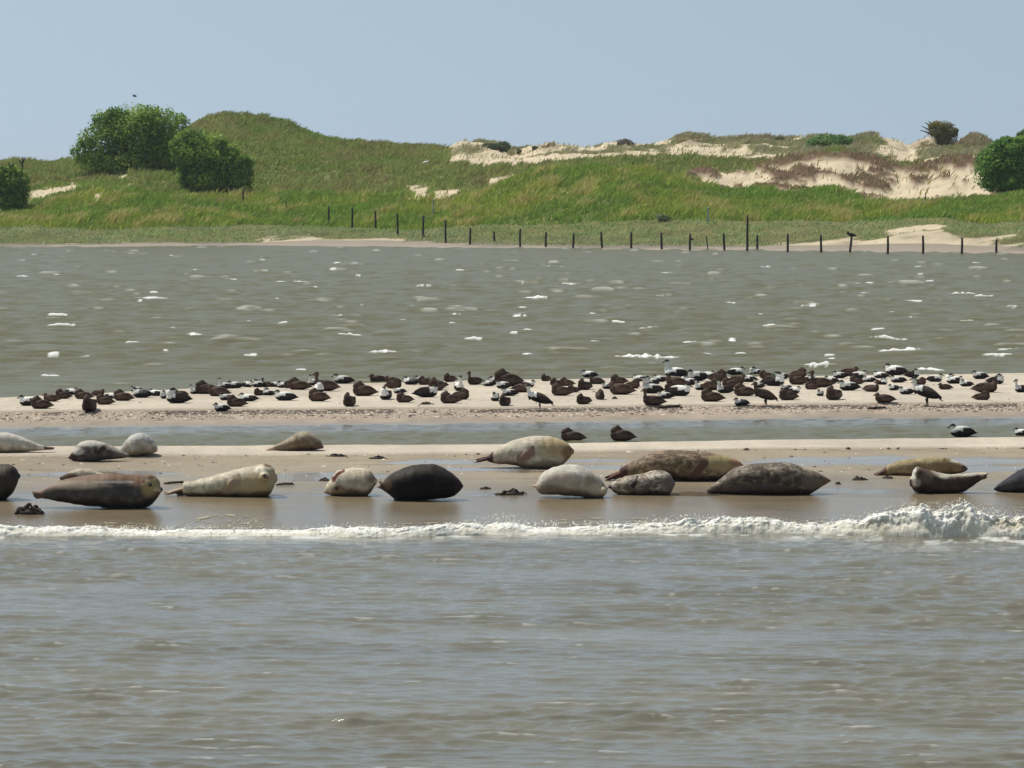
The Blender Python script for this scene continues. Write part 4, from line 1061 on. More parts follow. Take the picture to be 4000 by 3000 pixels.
# x of the middle, y of the foot, length in photo pixels, sex, pose, turn (0 = head left, 180 = head right, 90 = towards the water in front), coat
DUCKS = [
 (112,1584,82,'m','low',10,0),(160,1596,82,'f','tuck',0,0),(200,1568,68,'f','low',-15,0),(246,1557,66,'f','tuck',10,0),(278,1541,62,'m','low',150,0),(325,1558,72,'f','tuck',0,0),(350,1606,84,'f','tuck',70,0),(408,1580,72,'f','tuck',5,0),(432,1556,56,'m','low',160,0),(480,1565,84,'f','tuck',-10,0),
 (554,1553,76,'m','low',0,2),(607,1546,58,'m','low',-20,0),(694,1574,100,'m','tuck',10,1),(648,1556,50,'m','tuck',40,0),(764,1538,54,'m','up',40,1),(806,1538,92,'f','tuck',0,0),(852,1547,84,'f','low',0,0),(878,1518,54,'m','up',0,0),(918,1516,62,'m','low',10,0),(966,1512,52,'m','low',160,0),
 (1008,1512,52,'m','tuck',0,0),(1044,1511,52,'f','up',20,0),(1074,1511,50,'m','low',170,0),(1106,1514,54,'m','low',20,0),(866,1606,66,'m','low',20,0),(884,1563,60,'m','low',10,0),(922,1588,76,'f','tuck',0,0),(970,1567,70,'m','low',0,0),(1014,1544,50,'f','tuck',30,0),(1050,1544,56,'m','tuck',-20,0),
 (1114,1564,86,'m','low',5,0),(1166,1522,88,'f','tuck',0,0),(1222,1504,42,'m','up',70,0),(1272,1527,96,'f','up',5,0),(1340,1498,80,'m','low',5,0),(1246,1534,54,'m','tuck',100,0),(1243,1567,82,'f','tuck',0,0),(1366,1586,64,'f','tuck',75,0),(1421,1546,92,'f','tuck',0,0),(1477,1493,72,'f','low',10,0),
 (1538,1517,70,'f','tuck',170,0),(1508,1560,72,'m','tuck',60,1),(1579,1571,72,'f','tuck',20,0),(1607,1502,64,'m','low',0,2),(1646,1493,58,'m','low',15,0),(1694,1502,52,'m','low',0,2),(1706,1524,80,'f','tuck',60,0),(1666,1551,92,'m','low',180,1),(1757,1491,60,'f','tuck',30,0),(1757,1575,84,'f','tuck',10,0),
 (1800,1560,78,'f','tuck',160,0),(1792,1526,52,'m','up',100,0),(1855,1502,70,'f','up',30,0),(1908,1508,52,'m','low',10,0),(1982,1508,118,'f','tuck',10,0),(1966,1517,66,'m','low',20,0),(1973,1584,70,'f','tuck',60,0),(1934,1565,52,'m','low',75,1),(1990,1546,66,'m','low',10,0),(2034,1532,74,'f','low',180,0),
 (2108,1604,96,'m','stand',-10,1),(2132,1488,46,'f','tuck',40,0),(2174,1507,62,'f','tuck',20,0),(2214,1507,60,'f','tuck',10,0),(2192,1545,84,'f','tuck',5,0),(2302,1474,66,'m','low',20,0),(2284,1522,72,'f','tuck',50,0),(2240,1532,52,'f','tuck',30,0),(2280,1578,72,'f','tuck',50,0),(2343,1560,58,'f','tuck',110,0),
 (2416,1499,72,'f','tuck',15,0),(2470,1517,66,'f','tuck',170,0),(2426,1541,96,'f','low',0,0),(2541,1507,72,'m','tuck',30,0),(2547,1536,84,'m','up',0,0),(2552,1582,88,'f','up',5,0),(2598,1557,66,'m','low',10,0),(2652,1546,98,'m','low',170,0),(2640,1475,92,'m','up',0,0),(2642,1510,84,'f','low',0,0),
 (2724,1488,88,'m','low',20,0),(2804,1489,80,'f','tuck',170,0),(2738,1523,58,'m','up',20,1),(2780,1523,80,'f','tuck',180,0),(2780,1568,92,'f','tuck',5,0),(2832,1535,70,'m','up',10,1),(2874,1466,64,'m','low',180,0),(2878,1498,70,'f','low',175,0),(2955,1466,62,'m','tuck',5,0),(2908,1546,88,'f','tuck',0,0),
 (2896,1584,64,'m','low',20,2),(2990,1588,92,'f','stand',10,0),(2964,1515,50,'m','up',30,0),(3022,1507,96,'m','tuck',170,1),(3078,1562,88,'f','tuck',20,0),(3070,1524,56,'m','low',30,0),(3120,1474,70,'f','tuck',160,0),(3116,1502,76,'f','low',10,0),(3206,1512,92,'f','up',5,0),(3204,1546,42,'m','low',70,0),
 (3258,1561,84,'f','tuck',60,0),(3316,1525,84,'m','low',5,0),(3280,1477,60,'m','low',20,0),(3316,1468,76,'f','low',170,0),(3354,1478,62,'m','low',180,0),(3346,1500,62,'f','tuck',10,0),(3404,1530,72,'f','up',150,0),(3455,1571,78,'f','low',0,0),(3444,1502,52,'m','tuck',170,0),(3498,1465,84,'m','low',0,0),
 (3565,1474,60,'m','tuck',175,1),(3492,1524,54,'m','low',30,1),(3508,1494,66,'m','low',10,0),(3540,1540,62,'m','low',10,0),(3620,1587,112,'m','stand',-30,1),(3652,1491,62,'m','low',180,0),(3728,1498,70,'m','tuck',0,0),(3774,1509,56,'m','up',10,0),(3828,1480,64,'m','low',10,0),(3890,1499,72,'m','tuck',170,1),
 (3850,1532,96,'f','low',180,0),(3835,1562,72,'f','tuck',170,0),(3994,1532,66,'m','up',0,1),
 (2578,1491,60,'m','low',10,0),(2622,1531,62,'f','tuck',10,0),(2692,1503,68,'m','tuck',0,0),(2762,1477,62,'m','low',165,0),(2852,1514,68,'f','tuck',0,0),(2926,1492,64,'m','low',10,0),(2992,1478,60,'f','tuck',20,0),(3052,1481,60,'m','low',0,0),(3162,1491,56,'m','tuck',160,0),(3248,1496,58,'m','low',10,0),
 (3396,1492,54,'m','low',20,0),(3440,1477,58,'m','low',0,0),(3592,1502,58,'f','tuck',170,0),(3692,1521,54,'f','low',0,0),(1996,1489,66,'f','tuck',10,0),(1938,1499,58,'m','low',0,0),(2062,1512,60,'m','low',165,0),(1532,1496,58,'f','low',0,0),(1560,1536,52,'m','low',20,0),(1660,1503,58,'f','tuck',0,0),
 (1722,1512,56,'m','low',10,0),(1132,1516,50,'f','tuck',0,0),(708,1546,50,'f','low',0,0),(534,1531,46,'m','low',10,0),(384,1546,50,'f','low',170,0),(2330,1500,58,'f','low',0,0),(2376,1519,56,'m','low',20,0),(2500,1489,56,'m','low',0,0),(3100,1536,56,'m','low',170,0),(3170,1521,54,'f','tuck',0,0),
 (2235,1723,102,'f','tuck',0,0),(2429,1722,104,'f','tuck',0,0),(3757,1706,106,'m','low',0,0),(3992,1703,66,'m','low',0,0)]
ORD = ['', 'second ', 'third ', 'fourth ', 'fifth ', 'sixth ', 'seventh ', 'eighth ', 'ninth ', 'tenth ']
def duck_labels():
    special = {(2108,1604): "black-and-white drake standing at the flock's front edge, bending its head back",
               (2990,1588): "brown duck standing tall at the front edge behind the bare wet sand, right half",
               (3620,1587): "biggest standing dark drake with a white wing patch, legs visible, towards the right",
               (2235,1723): "brown duck on the pale ridge just behind the big cream seal's head",
               (2429,1722): "brown duck alone on the pale ridge, right of the cream seal and its neighbour duck",
               (3757,1706): "black-and-white drake alone at the water's edge behind the khaki seal",
               (3992,1703): "white drake cut off by the photo's right edge, on the pale ridge",
               (3994,1532): "dark drake cut off by the photo's right edge at the end of the flock",
               (350,1606): "plump dark brown duck nearest the front at the flock's left end",
               (1272,1527): "brown duck with its neck stretched up, tallest in the flock's left half",
               (1856,1502): "brown duck",
               (1366,1586): "small brown duck sitting apart at the front edge, seen end on",
               (112,1584): "leftmost duck of the flock, a black-and-white drake"}
    what = {('f','tuck'): 'brown duck, head tucked back', ('f','low'): 'brown duck, head low', ('f','up'): 'brown duck, neck raised', ('f','stand'): 'brown duck standing',
            ('m','tuck'): 'pied drake, head tucked back', ('m','low'): 'pied drake, head low', ('m','up'): 'pied drake, neck raised', ('m','stand'): 'pied drake standing'}
    coat = {1: 'dark-backed ', 2: 'grey-backed ', 0: ''}
    def edge(x): return 1556 - 82 * min(1, x / 2000) - 6 * max(0, (x - 2000) / 2000)     # back waterline of the bank
    def zone(x): return ['far left', 'left', 'left centre', 'centre', 'right centre', 'right', 'far right'][min(6, int(x / 572))]
    out, groups = {}, {}
    for i, (x, y, L, sx, ps, tr, vr_) in enumerate(DUCKS):
        if (x, y) in special and special[(x, y)] != 'brown duck': out[i] = special[(x, y)]; continue
        rel = y - edge(x)
        row = 'back row' if rel < 32 else ('middle' if rel < 68 else 'front row')
        groups.setdefault((coat[vr_] + what[sx, ps], row, zone(x)), []).append((x, i))
    for (w, row, z), lst in groups.items():
        lst.sort()
        for k_, (x, i) in enumerate(lst):
            where = {'back row': "flock's back row", 'middle': "middle of the flock", 'front row': "flock's front row"}[row]
            o = '' if len(lst) == 1 else ', ' + ['first', 'second', 'third', 'fourth', 'fifth', 'sixth', 'seventh'][k_] + ' such from left'
            out[i] = f"{w}, {where}, {z}{o}"
    return out
LAB = duck_labels()
for i, (x, y, L, sx, ps, tr, vr_) in enumerate(DUCKS):
    g = ground_hit(min(x, 4100), y)
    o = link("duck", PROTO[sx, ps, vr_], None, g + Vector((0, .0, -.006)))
    sc = L * (1.09 if y < 1620 else 1.0) / (FPX / g.y) / (1.08 if ps != 'stand' else 1.1)
    foresh = abs(math.cos(math.radians(tr))) * .8 + .34 * abs(math.sin(math.radians(tr))) + .15
    sc = sc / min(1, foresh)
    sc = min(max(sc, .27), .62)
    if ps == 'stand': sc = min(sc, .52)
    o.scale = (sc, sc * random.uniform(.95, 1.1), sc * random.uniform(1.04, 1.2))
    o.rotation_euler = (0, 0, math.radians(tr + random.uniform(-9, 9)))
    tag(o, LAB[i], 'duck', 'ducks resting on the sandbank')

# ------------------------------------------------------------------ posts along the far shore
POSTS = [(950,743,786),(1118,785,828),(1284,807,884),(1376,810,897),(1468,823,899),(1554,833,922),(1652,842,925),(1741,860,948),(1836,890,955),(1931,904,948),(2032,893,964),(2132,906,965),(2238,911,969),(2352,905,968),(2466,905,970),(2585,908,974),(2695,912,977),
         (2765,920,974),(2830,910,979),(2919,840,983),(2958,918,976),(3077,912,984),(3208,917,986),(3320,922,988),(3468,922,991),(3606,920,992),(3757,928,995),(3892,936,993)]
ordn = ["first", "second", "third", "fourth", "fifth", "sixth", "seventh", "eighth", "ninth", "tenth", "eleventh", "twelfth", "thirteenth", "fourteenth"]
def post_label(i):
    x = POSTS[i][0]
    if i == 0: return "dark post alone in grass below the right bush of the pair, highest up the slope"
    if x == 2919: return "tallest dark post of the shore line, about twice its neighbours' height"
    if x == 2765: return "thin crooked stake between two thick posts, left of the tallest post"
    if x == 2958: return "short post right beside the tallest post"
    if x == 3320: return "leaning dark post with a dark bird on top"
    if x == 2695: return "dark post with a stub of wood sticking out, left of the thin stake"
    if i <= 7: return f"dark post in the grass and sand on the left slope, {ordn[i]} from the left"
    if i <= 15: return f"dark post at the foot of the beach, {ordn[i - 8]} in the row after the grassy ones"
    if x < 3320: return f"dark post in shallow water, {ordn[[2830, 3077, 3208].index(x)]} in the stretch from thin stake to perched bird"
    return f"dark post in shallow water right of the perched bird, {ordn[i - 24]} after it"
for i, (x, yt, yb) in enumerate(POSTS):
    g = ground_hit(x, yb, 150)
    s = FPX / g.y; H = (yb - yt) / s
    r = .062 if x not in (2765,) else .03
    if i < 2: r *= .85
    rr = np.random.default_rng(900 + i)
    lx = {3320: .10, 2765: -.10, 2830: -.05}.get(x, rr.normal(0, .025))
    pts = [(0, 0, -.5), (0, 0, 0), (lx * .5 + rr.normal(0, .008), 0, H * .5), (lx, rr.normal(0, .02), H)]
    parts = [tube(pts, [r * 1.05, r * 1.05, r, r * .9], 9, 1.0, (0, 1, 0), 3)]
    if x == 2695: parts.append(tube([(lx, 0, H * .62), (lx + .10, -.02, H * .66), (lx + .2, -.03, H * .60)], [.05, .06, .02], 8))
    v, f = join(parts)
    o = mesh_np("fence_post", v, f, M_POST, True, loc=g)
    tag(o, post_label(i), 'post', 'posts along the far shore')

def small_bird(name, label, px, py, d, L, color, turn, fly=False, white=False):
    z = CH - d * (py - HZ) / FPX
    parts = [tube([(-.28, 0, .18), (-.1, 0, .17), (.2, 0, .12), (.5, 0, .05)], [.08, .17, .13, .02], 10), ball((-.32, 0, .34), (.1, .09, .1)), tube([(-.28, 0, .2), (-.33, 0, .33)], [.12, .09]), tube([(-.38, 0, .34), (-.5, 0, .31)], [.04, .01])]
    if fly:
        for sy in (-1, 1): parts.append(tube([(0, sy * .05, .2), (-.05, sy * .5, .42), (.12, sy * 1.0, .30)], [.14, .13, .02], 8, .25))
    else:
        for sy in (-1, 1): parts.append(tube([(0, sy * .05, .12), (0, sy * .05, -.02)], [.03, .02]))
    me = fuse(name, parts, .03, 1)
    set_attr(me, "Col", np.tile(np.array(color), (len(me.vertices), 1)))
    me.materials.clear(); me.materials.append(M_DUCK)
    o = link(name, me, None, ((px - 2000) / FPX * d, d, z)); o.scale = (L, L, L); o.rotation_euler = (0, 0, math.radians(turn))
    tag(o, label, 'bird'); return o
gp = ground_hit(3320, 988, 150)
b = small_bird("perched_bird", "dark bird perched on the leaning post in the water", 3326, 924, gp.y, .62, (.02, .018, .018), 20)
small_bird("flying_bird", "tiny dark bird flying in the sky above the big left bush", 526, 379, 300, .42, (.05, .05, .05), 30, True)
gg = ground_hit(1663, 645, 150)
small_bird("gull", "white gull in the grass on the flank of the left hill", 1663, 640, gg.y, .60, (.72, .72, .70), 160)
gg = ground_hit(1574, 578, 150)
small_bird("gull", "white gull on the hill crest against the sky", 1574, 572, gg.y, .60, (.75, .75, .73), 10)

M_PALE = plain("pale_blue_metal", (.20, .27, .33), .5)
M_WHITEP = plain("white_board", (.80, .80, .78), .5)
def pole(name, label, cat, x, yt, yb, r, mat):
    g = ground_hit(x, yb, 150); H = (yb - yt) / (FPX / g.y)
    v, f = join([tube([(0, 0, -.3), (.01, 0, H * .5), (0, 0, H)], [r, r, r * .9], 8, 1, (0, 1, 0)), ball((0, 0, H), r * 1.5, 8, 6)])
    return tag(mesh_np(name, v, f, mat, True, loc=g), label, cat)
pole("marker_pole", "thin bluish marker pole in the grass left of the tallest post", 'pole', 2765, 815, 872, .045, M_PALE)
pole("marker_pole", "thin grey-blue marker pole in the grass, below the small bare sand hollow", 'pole', 1693, 782, 838, .035, M_PALE)
g = ground_hit(3615, 812, 150); s = FPX / g.y
sign = bpy.data.objects.new("notice_sign", None); COL.objects.link(sign); sign.location = g
tag(sign, "small white notice board on a post in front of the sandy blow-out", 'sign')
H = (812 - 752) / s
v, f = tube([(0, 0, -.2), (0, 0, H)], [.03, .026], 8, 1, (0, 1, 0)); mesh_np("post", v, f, M_POST, True, parent=sign)
bm = bmesh.new(); bmesh.ops.create_cube(bm, size=1.0); bmesh.ops.scale(bm, vec=(.24, .03, .34), verts=bm.verts); bmesh.ops.bevel(bm, geom=bm.edges[:], offset=.006, segments=2, affect='EDGES')
bmesh.ops.translate(bm, vec=(0, -.045, (812 - 795) / s), verts=bm.verts)
me = bpy.data.meshes.new("board"); bm.to_mesh(me); bm.free(); me.materials.append(M_WHITEP); link("board", me, sign)

# ------------------------------------------------------------------ wrack, weed and driftwood
def clump(name, label, cat, x0, x1, yt, yb, mat, seed, stick=False):
    xm = (x0 + x1) / 2; g = ground_hit(xm, yb - (yb - yt) * .15); s = FPX / g.y
    L, H = (x1 - x0) / s, max((yb - yt) / s, .02)
    r = np.random.default_rng(seed); parts = []
    if stick:
        parts.append(tube([(-L / 2, 0, H * .2), (-L / 6, .03, H * .45), (L / 5, 0, H * .6), (L / 2, .02, H * .35)], [H * .22, H * .34, H * .36, H * .12], 8, 1, (0, 1, 0)))
        parts.append(tube([(L * .2, 0, H * .5), (L * .36, -.02, H * .9), (L * .46, -.03, H * .75)], [H * .2, H * .16, H * .05], 7, 1, (0, 1, 0)))
        parts.append(tube([(-L * .25, 0, H * .4), (-L * .33, .03, H * .8)], [H * .16, H * .05], 7, 1, (0, 1, 0)))
    else:
        for k in range(14):
            cx = r.uniform(-.5, .5) * L; hh = H * (1 - (2 * cx / L) ** 2) * r.uniform(.35, 1.0)
            a = r.uniform(-.6, .6)
            parts.append(tube([(cx - L * .16 * math.cos(a), r.uniform(-.1, .1), 0), (cx, r.uniform(-.06, .06), hh), (cx + L * .16 * math.cos(a), r.uniform(-.1, .1), hh * r.uniform(.1, .5))], [.012, .012 + H * .14, .006], 7, .6))
        parts.append(ball((0, 0, H * .1), (L * .4, .1, H * .42), 14, 8))
    v, f = join(parts)
    v[:, 2] += .15 * H * fbm(v[:, 0] * 22, v[:, 1] * 22 + v[:, 2] * 9, seed, 3)
    o = mesh_np(name, v, f, mat, True, loc=g); tag(o, label, cat)
clump("seaweed_clump", "largest dark seaweed clump, on wet sand near the left edge", 'seaweed', 60, 166, 1973, 2014, M_WEED, 1)
clump("seaweed_clump", "dark seaweed lump with a pointed hump, left of the off-white grey-bellied seal", 'seaweed', 1945, 2060, 1912, 1935, M_WEED, 2)
clump("driftwood", "black stick lying behind the cream seal with its head up", 'driftwood', 1078, 1150, 1886, 1899, M_DRIFT, 3, True)
clump("driftwood", "thin dark stick between the two-tone seal's face and the cream seal's tail", 'driftwood', 640, 722, 1880, 1894, M_DRIFT, 4, True)
clump("seaweed_strand", "small dark seaweed strip behind the black seal, left one of two", 'seaweed', 1278, 1350, 1774, 1784, M_WEED, 5)
clump("seaweed_strand", "small dark seaweed strip just below the pale ridge, above the black seal", 'seaweed', 1445, 1506, 1782, 1793, M_WEED, 6)
clump("seaweed_strand", "short dark seaweed strip on wet sand right of the black seal", 'seaweed', 1876, 1915, 1902, 1911, M_WEED, 7)
clump("seaweed_strand", "dark seaweed lump right of the grey-brown seal's snout", 'seaweed', 3331, 3384, 1862, 1877, M_WEED, 8)
clump("seaweed_strand", "tiny dark seaweed bit nearest the grey-brown seal's snout", 'seaweed', 3266, 3282, 1883, 1892, M_WEED, 9)
clump("seaweed_strand", "olive seaweed bit left of the sunlit-backed banana-shaped seal", 'seaweed', 3450, 3486, 1860, 1870, M_WEED, 10)
clump("seaweed_strand", "thin dark twig left of the short white seal", 'seaweed', 1250, 1284, 1868, 1879, M_WEED, 12)
clump("driftwood", "crooked black branch on the brown shelly sand, right, below the flock", 'driftwood', 3388, 3466, 1589, 1602, M_DRIFT, 13, True)
clump("driftwood", "dark curved branch on the sand below the flock, right of centre", 'driftwood', 2565, 2668, 1583, 1600, M_DRIFT, 14, True)
clump("seaweed_strand", "small black speck of weed on pale sand among the ducks, right of centre", 'seaweed', 2392, 2409, 1550, 1559, M_WEED, 15)
clump("seaweed_strand", "brown curved weed strip on pale sand in front of the ducks, left of centre", 'seaweed', 1637, 1690, 1570, 1581, M_WEED, 16)

# ------------------------------------------------------------------ shrubs
def shrub(label, lobes, base, n, size=(.10, .20), pal=None, name="shrub", flowers=0, depth=None, dback=0.0, cat='shrub', twigs=(), lean=0.0):
    """lobes: (x, y, rx, ry) in photo pixels; each becomes an ellipsoid of leaves carried on real limbs."""
    g = ground_hit(base[0], base[1], 150) if depth is None else Vector(((base[0] - 2000) / FPX * depth, depth, CH - depth * (base[1] - HZ) / FPX))
    if dback: g = g * ((g.y + dback) / g.y); g.z = CH - g.y * (base[1] - HZ) / FPX
    s = FPX / g.y
    r = np.random.default_rng(int(base[0]) + n)
    root = bpy.data.objects.new(name, None); COL.objects.link(root); root.location = g
    tag(root, label, cat)
    E = []
    for (x, y, rx, ry) in lobes:
        E.append((np.array([(x - base[0]) / s, r.uniform(-.1, .1) * rx / s + .35 * rx / s, (base[1] - y) / s]), np.array([rx / s, rx / s * .85, ry / s])))
    for c0, R0 in list(E):
        if R0[0] * s < 40: continue
        for _ in range(9):
            dv = r.normal(size=3); dv[2] = abs(dv[2]) * .9 + .05; dv[1] = -abs(dv[1]) if r.random() < .7 else dv[1]; dv /= np.linalg.norm(dv)
            E.append((c0 + dv * R0 * r.uniform(.72, .98), R0.min() * r.uniform(.20, .38) * np.array([1.15, 1.15, .95])))
    vol = np.array([e[1].prod() ** .67 for e in E]); vol /= vol.sum()
    k = r.choice(len(E), n, p=vol)
    C = np.array([e[0] for e in E])[k]; R = np.array([e[1] for e in E])[k]
    dirs = r.normal(size=(n, 3)); dirs /= np.linalg.norm(dirs, axis=1)[:, None]
    lump = 1 + .34 * fbm(dirs[:, 0] * 2.6 + k * 7, dirs[:, 2] * 2.6 + dirs[:, 1] * 2.1, 500, 4) + .20 * fbm(dirs[:, 0] * 7 + k * 3, dirs[:, 2] * 7 + dirs[:, 1] * 6, 501, 3)
    rad = (1 - np.abs(r.normal(0, .10, n)) - (r.random(n) < .25) * r.uniform(0, .5, n)) * lump
    P = C + dirs * R * rad[:, None]
    keep = P[:, 2] > -.15
    P, dirs, k, lump, rad = P[keep], dirs[keep], k[keep], lump[keep], rad[keep]; n = len(P)
    sz = r.uniform(*size, n)
    nrm = dirs + r.normal(0, .55, (n, 3)) + np.array([0, 0, .35]); nrm /= np.linalg.norm(nrm, axis=1)[:, None]
    t1 = np.cross(nrm, r.normal(size=(n, 3))); t1 /= np.linalg.norm(t1, axis=1)[:, None]; t2 = np.cross(nrm, t1)
    q = np.stack([P - t1 * sz[:, None] * .55, P - t2 * sz[:, None] * .34 + nrm * sz[:, None] * .06, P + t1 * sz[:, None] * .55 - nrm * sz[:, None] * .05, P + t2 * sz[:, None] * .34], 1).reshape(-1, 3)
    pal = pal or [(.036, .070, .012), (.074, .122, .018), (.135, .172, .034)]
    pal = [np.array(c) * 2.9 for c in pal]
    hue = 1.3 * fbm(P[:, 0] * 1.3, P[:, 2] * 1.3 + P[:, 1], 510, 4) + r.normal(0, .35, n)
    c = pal[0] + (pal[1] - pal[0]) * sstep(-.6, .2, hue)[:, None]; c = c + (pal[2] - c) * sstep(.2, .9, hue)[:, None]
    mesh_np("crown", q, (np.arange(n) * 4)[:, None] + np.array([[0, 1, 2, 3]]), M_LEAF, False, {"Col": np.repeat(np.clip(c, .01, .5), 4, 0)}, parent=root)
    parts = []
    for c0, R0 in E[:len(lobes)]:
        for q_ in range(3):
            a = r.uniform(0, 6.28)
            tip = c0 + np.array([math.cos(a), math.sin(a) * .6, .35]) * R0 * .55
            parts.append(tube([(r.normal(0, .12), r.uniform(.1, .4), -.3), tuple(c0 * .45 + r.normal(0, .08, 3)), tuple(tip)], [.10, .06, .015], 7))
    for (x, y, x2, y2) in twigs:
        parts.append(tube([((x - base[0]) / s, .2, (base[1] - y) / s), (((x + x2) / 2 - base[0]) / s, .15, (base[1] - (y + y2) / 2) / s + .03), ((x2 - base[0]) / s, .1, (base[1] - y2) / s)], [.06, .045, .02], 6, 1, (0, 1, 0)))
    v, f = join(parts); mesh_np("trunk", v, f, M_BARK, True, parent=root)
    if flowers:
        i = r.choice(np.where((dirs[:, 2] > .1) & (dirs[:, 1] < .5))[0], flowers)
        fp = P[i] + dirs[i] * .05
        bl = [ball(p, (rr_, rr_, rr_ * .4), 7, 5) for p, rr_ in zip(fp, r.uniform(.05, .10, flowers))]
        v, f = join(bl); mesh_np("blossoms", v, f, M_BLOSSOM, True, parent=root)
    return root
M_BLOSSOM = plain("cream_blossom", (.62, .62, .36), .7)
shrub("largest bush, broad and dome-shaped on the left slope with pale blossoms",
      [(520, 520, 185, 108), (540, 508, 140, 84), (400, 560, 110, 95), (620, 495, 108, 80), (560, 590, 170, 75), (330, 600, 56, 62), (660, 570, 90, 85), (450, 480, 85, 52), (380, 630, 100, 50), (520, 640, 160, 48), (660, 635, 80, 50)], (520, 668), 27000, size=(.11, .24), flowers=46)
shrub("dark round bush leaning against the largest bush's right side",
      [(790, 600, 128, 85), (740, 570, 78, 53), (880, 660, 103, 85), (800, 690, 120, 62), (940, 695, 50, 52), (770, 705, 80, 50), (880, 715, 100, 42)], (820, 752), 19000, size=(.11, .24), flowers=26)
shrub("bush cut off by the photo's left edge with a bare twig above it", [(-20, 730, 100, 85), (50, 720, 65, 65), (-60, 770, 100, 70), (40, 770, 70, 50), (-10, 680, 50, 35), (20, 800, 85, 45)], (0, 838), 14000, size=(.11, .24), flowers=8, twigs=[(84, 690, 88, 612), (88, 650, 74, 625), (88, 635, 100, 612), (40, 660, 32, 632), (45, 650, 55, 640)])
shrub("dark green bush cut off by the photo's right edge", [(3960, 640, 120, 95), (3880, 660, 70, 80), (4040, 620, 120, 90), (3950, 580, 80, 45), (3900, 705, 60, 45), (3950, 715, 110, 42)], (3960, 758), 19000, size=(.11, .24), pal=[(.032, .072, .014), (.056, .110, .020), (.085, .140, .028)], dback=1.0)
shrub("small dark bush sticking up behind the right edge bush", [(3935, 548, 26, 18), (3985, 532, 16, 16), (4010, 520, 24, 22)], (3950, 590), 1200, pal=[(.05, .07, .03), (.07, .09, .04), (.09, .11, .05)], depth=262)
shrub("windswept round tree alone on the right skyline, dead twigs on its left side", [(3678, 512, 52, 42), (3700, 530, 44, 44), (3660, 500, 36, 30), (3690, 548, 34, 28)], (3672, 590), 6500, size=(.07, .15), name="windswept_tree", cat='tree',
      pal=[(.060, .066, .018), (.085, .078, .026), (.12, .095, .035)], depth=292, twigs=[(3640, 525, 3592, 508), (3640, 515, 3600, 492), (3648, 500, 3612, 478), (3650, 495, 3626, 472)])
shrub("low spreading bush on the skyline, left of the windswept tree", [(3240, 548, 80, 22), (3200, 560, 50, 22), (3290, 550, 45, 20), (3180, 580, 34, 18), (3230, 575, 60, 18)], (3230, 598), 5200, size=(.08, .17), pal=[(.045, .085, .028), (.065, .11, .035), (.09, .13, .05)], depth=262)
shrub("dark rounded bush on the middle skyline, biggest of the small dark ones", [(1968, 572, 26, 20), (1935, 572, 26, 12), (1905, 568, 26, 9)], (1950, 596), 2000, size=(.08, .15), pal=[(.03, .045, .026), (.042, .058, .032), (.055, .07, .036)], depth=297)
shrub("small dark cap-shaped bush on the skyline right of the middle", [(2440, 556, 28, 13), (2446, 564, 34, 12)], (2442, 578), 1400, size=(.08, .15), pal=[(.045, .042, .035), (.06, .055, .045), (.075, .065, .05)], depth=299)
for lb, x, y, rx, ry, d in (("tiny dark bush on the skyline, left of the small cap-shaped one", 2028, 590, 10, 8, 299), ("tiny dark tuft on the skyline peak near the photo's centre", 2088, 576, 12, 6, 299), ("dark tussock on the skyline just left of the low spreading bush", 3045, 540, 22, 8, 299), ("dark bush tuft low in the grass, left of the bluish pole by the tallest post", 2590, 850, 28, 14, None)):
    shrub(lb, [(x, y, rx, ry)], (x, y + ry), 420, size=(.07, .13), pal=[(.045, .05, .03), (.06, .07, .035), (.08, .09, .045)], depth=d)

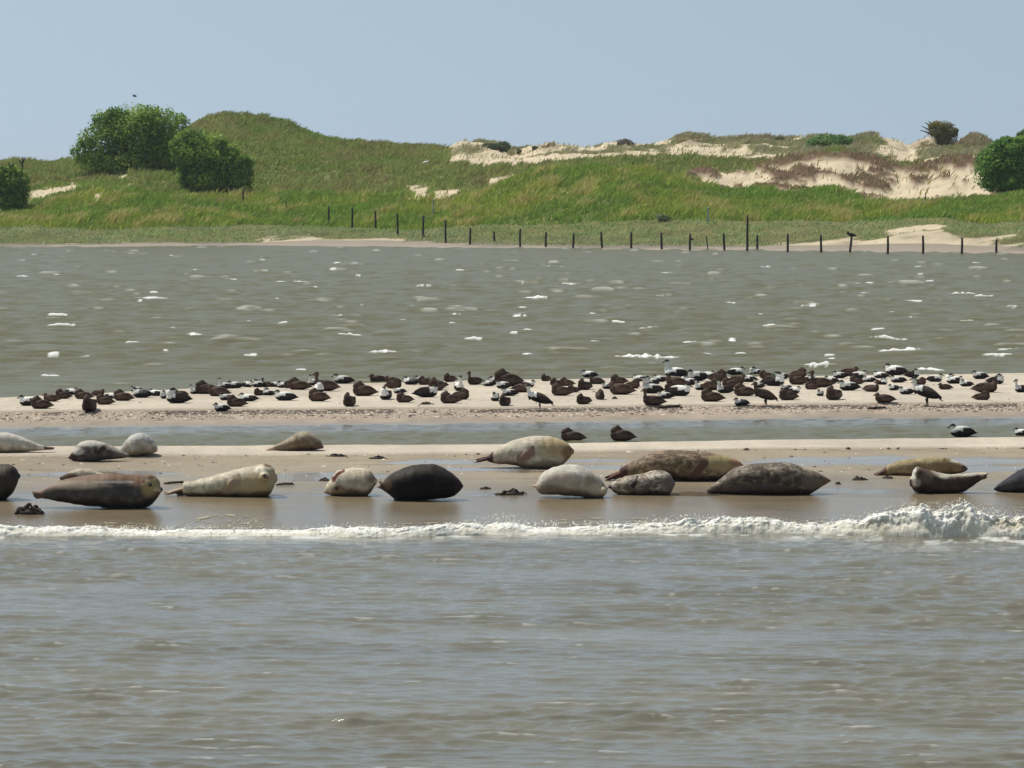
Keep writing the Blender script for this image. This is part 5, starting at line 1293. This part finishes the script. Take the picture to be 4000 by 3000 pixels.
# ------------------------------------------------------------------ shell grit and small stones on the brown bank and the flats
def grit(n=9000):
    r = np.random.default_rng(64)
    ov = np.array([(1, 0, 0), (-1, 0, 0), (0, 1, 0), (0, -1, 0), (0, 0, 1)], float)
    of = np.array([(0, 2, 4), (2, 1, 4), (1, 3, 4), (3, 0, 4)])
    j = r.integers(int(np.searchsorted(U, -140)), int(np.searchsorted(U, 4140)), n)
    vt = np.where(r.random(n) < .80, r.uniform(12.0, 13.0, n), np.where(r.random(n) < .6, r.uniform(14.0, 15.8, n), r.uniform(4.6, 6.5, n)))
    i = np.searchsorted(VR[:, 0], vt).clip(1, NR - 1)
    d = GD[i, j] + r.uniform(-.03, .03, n); x = (U[j] + r.uniform(-4, 4, n) - 2000) / FPX * d; z = GZ[i, j]
    sz = np.clip(r.lognormal(math.log(.011), .5, n), .004, .04) * np.where(vt < 13.2, 1, .6)
    pale = r.random(n) < .62
    c = np.where(pale[:, None], np.array((.60, .52, .42)), np.array((.10, .07, .05))) * r.uniform(.7, 1.15, n)[:, None]
    sc = np.stack([sz * r.uniform(.8, 2.2, n), sz * r.uniform(.8, 1.6, n), sz * r.uniform(.4, .9, n)], -1)
    V = (ov[None] * sc[:, None, :] + np.stack([x, d, z], -1)[:, None, :]).reshape(-1, 3)
    F = (of[None] + (np.arange(n) * 5)[:, None, None]).reshape(-1, 3)
    o = mesh_np("shell_grit", V, F, mat_vcol("shells_and_stones", .8, spec=.2), False, {"Col": np.repeat(c, 5, 0)})
    tag(o, kind='stuff')
grit()

# ------------------------------------------------------------------ sea haze
def haze():
    bm = bmesh.new(); bmesh.ops.create_cube(bm, size=1.0)
    bmesh.ops.scale(bm, vec=(5200, 4400, 20.0), verts=bm.verts); bmesh.ops.translate(bm, vec=(0, 1900, 6.5), verts=bm.verts)
    me = bpy.data.meshes.new("haze"); bm.to_mesh(me); bm.free()
    m = bpy.data.materials.new("sea_haze"); m.use_nodes = True; t = m.node_tree; t.nodes.clear()
    o_ = t.nodes.new("ShaderNodeOutputMaterial"); v = t.nodes.new("ShaderNodeVolumePrincipled")
    v.inputs['Color'].default_value = (.86, .92, 1.0, 1); v.inputs['Density'].default_value = 0.00013; v.inputs['Anisotropy'].default_value = 0.3
    t.links.new(v.outputs[0], o_.inputs['Volume']); me.materials.append(m)
    tag(link("haze", me), kind='stuff')
haze()
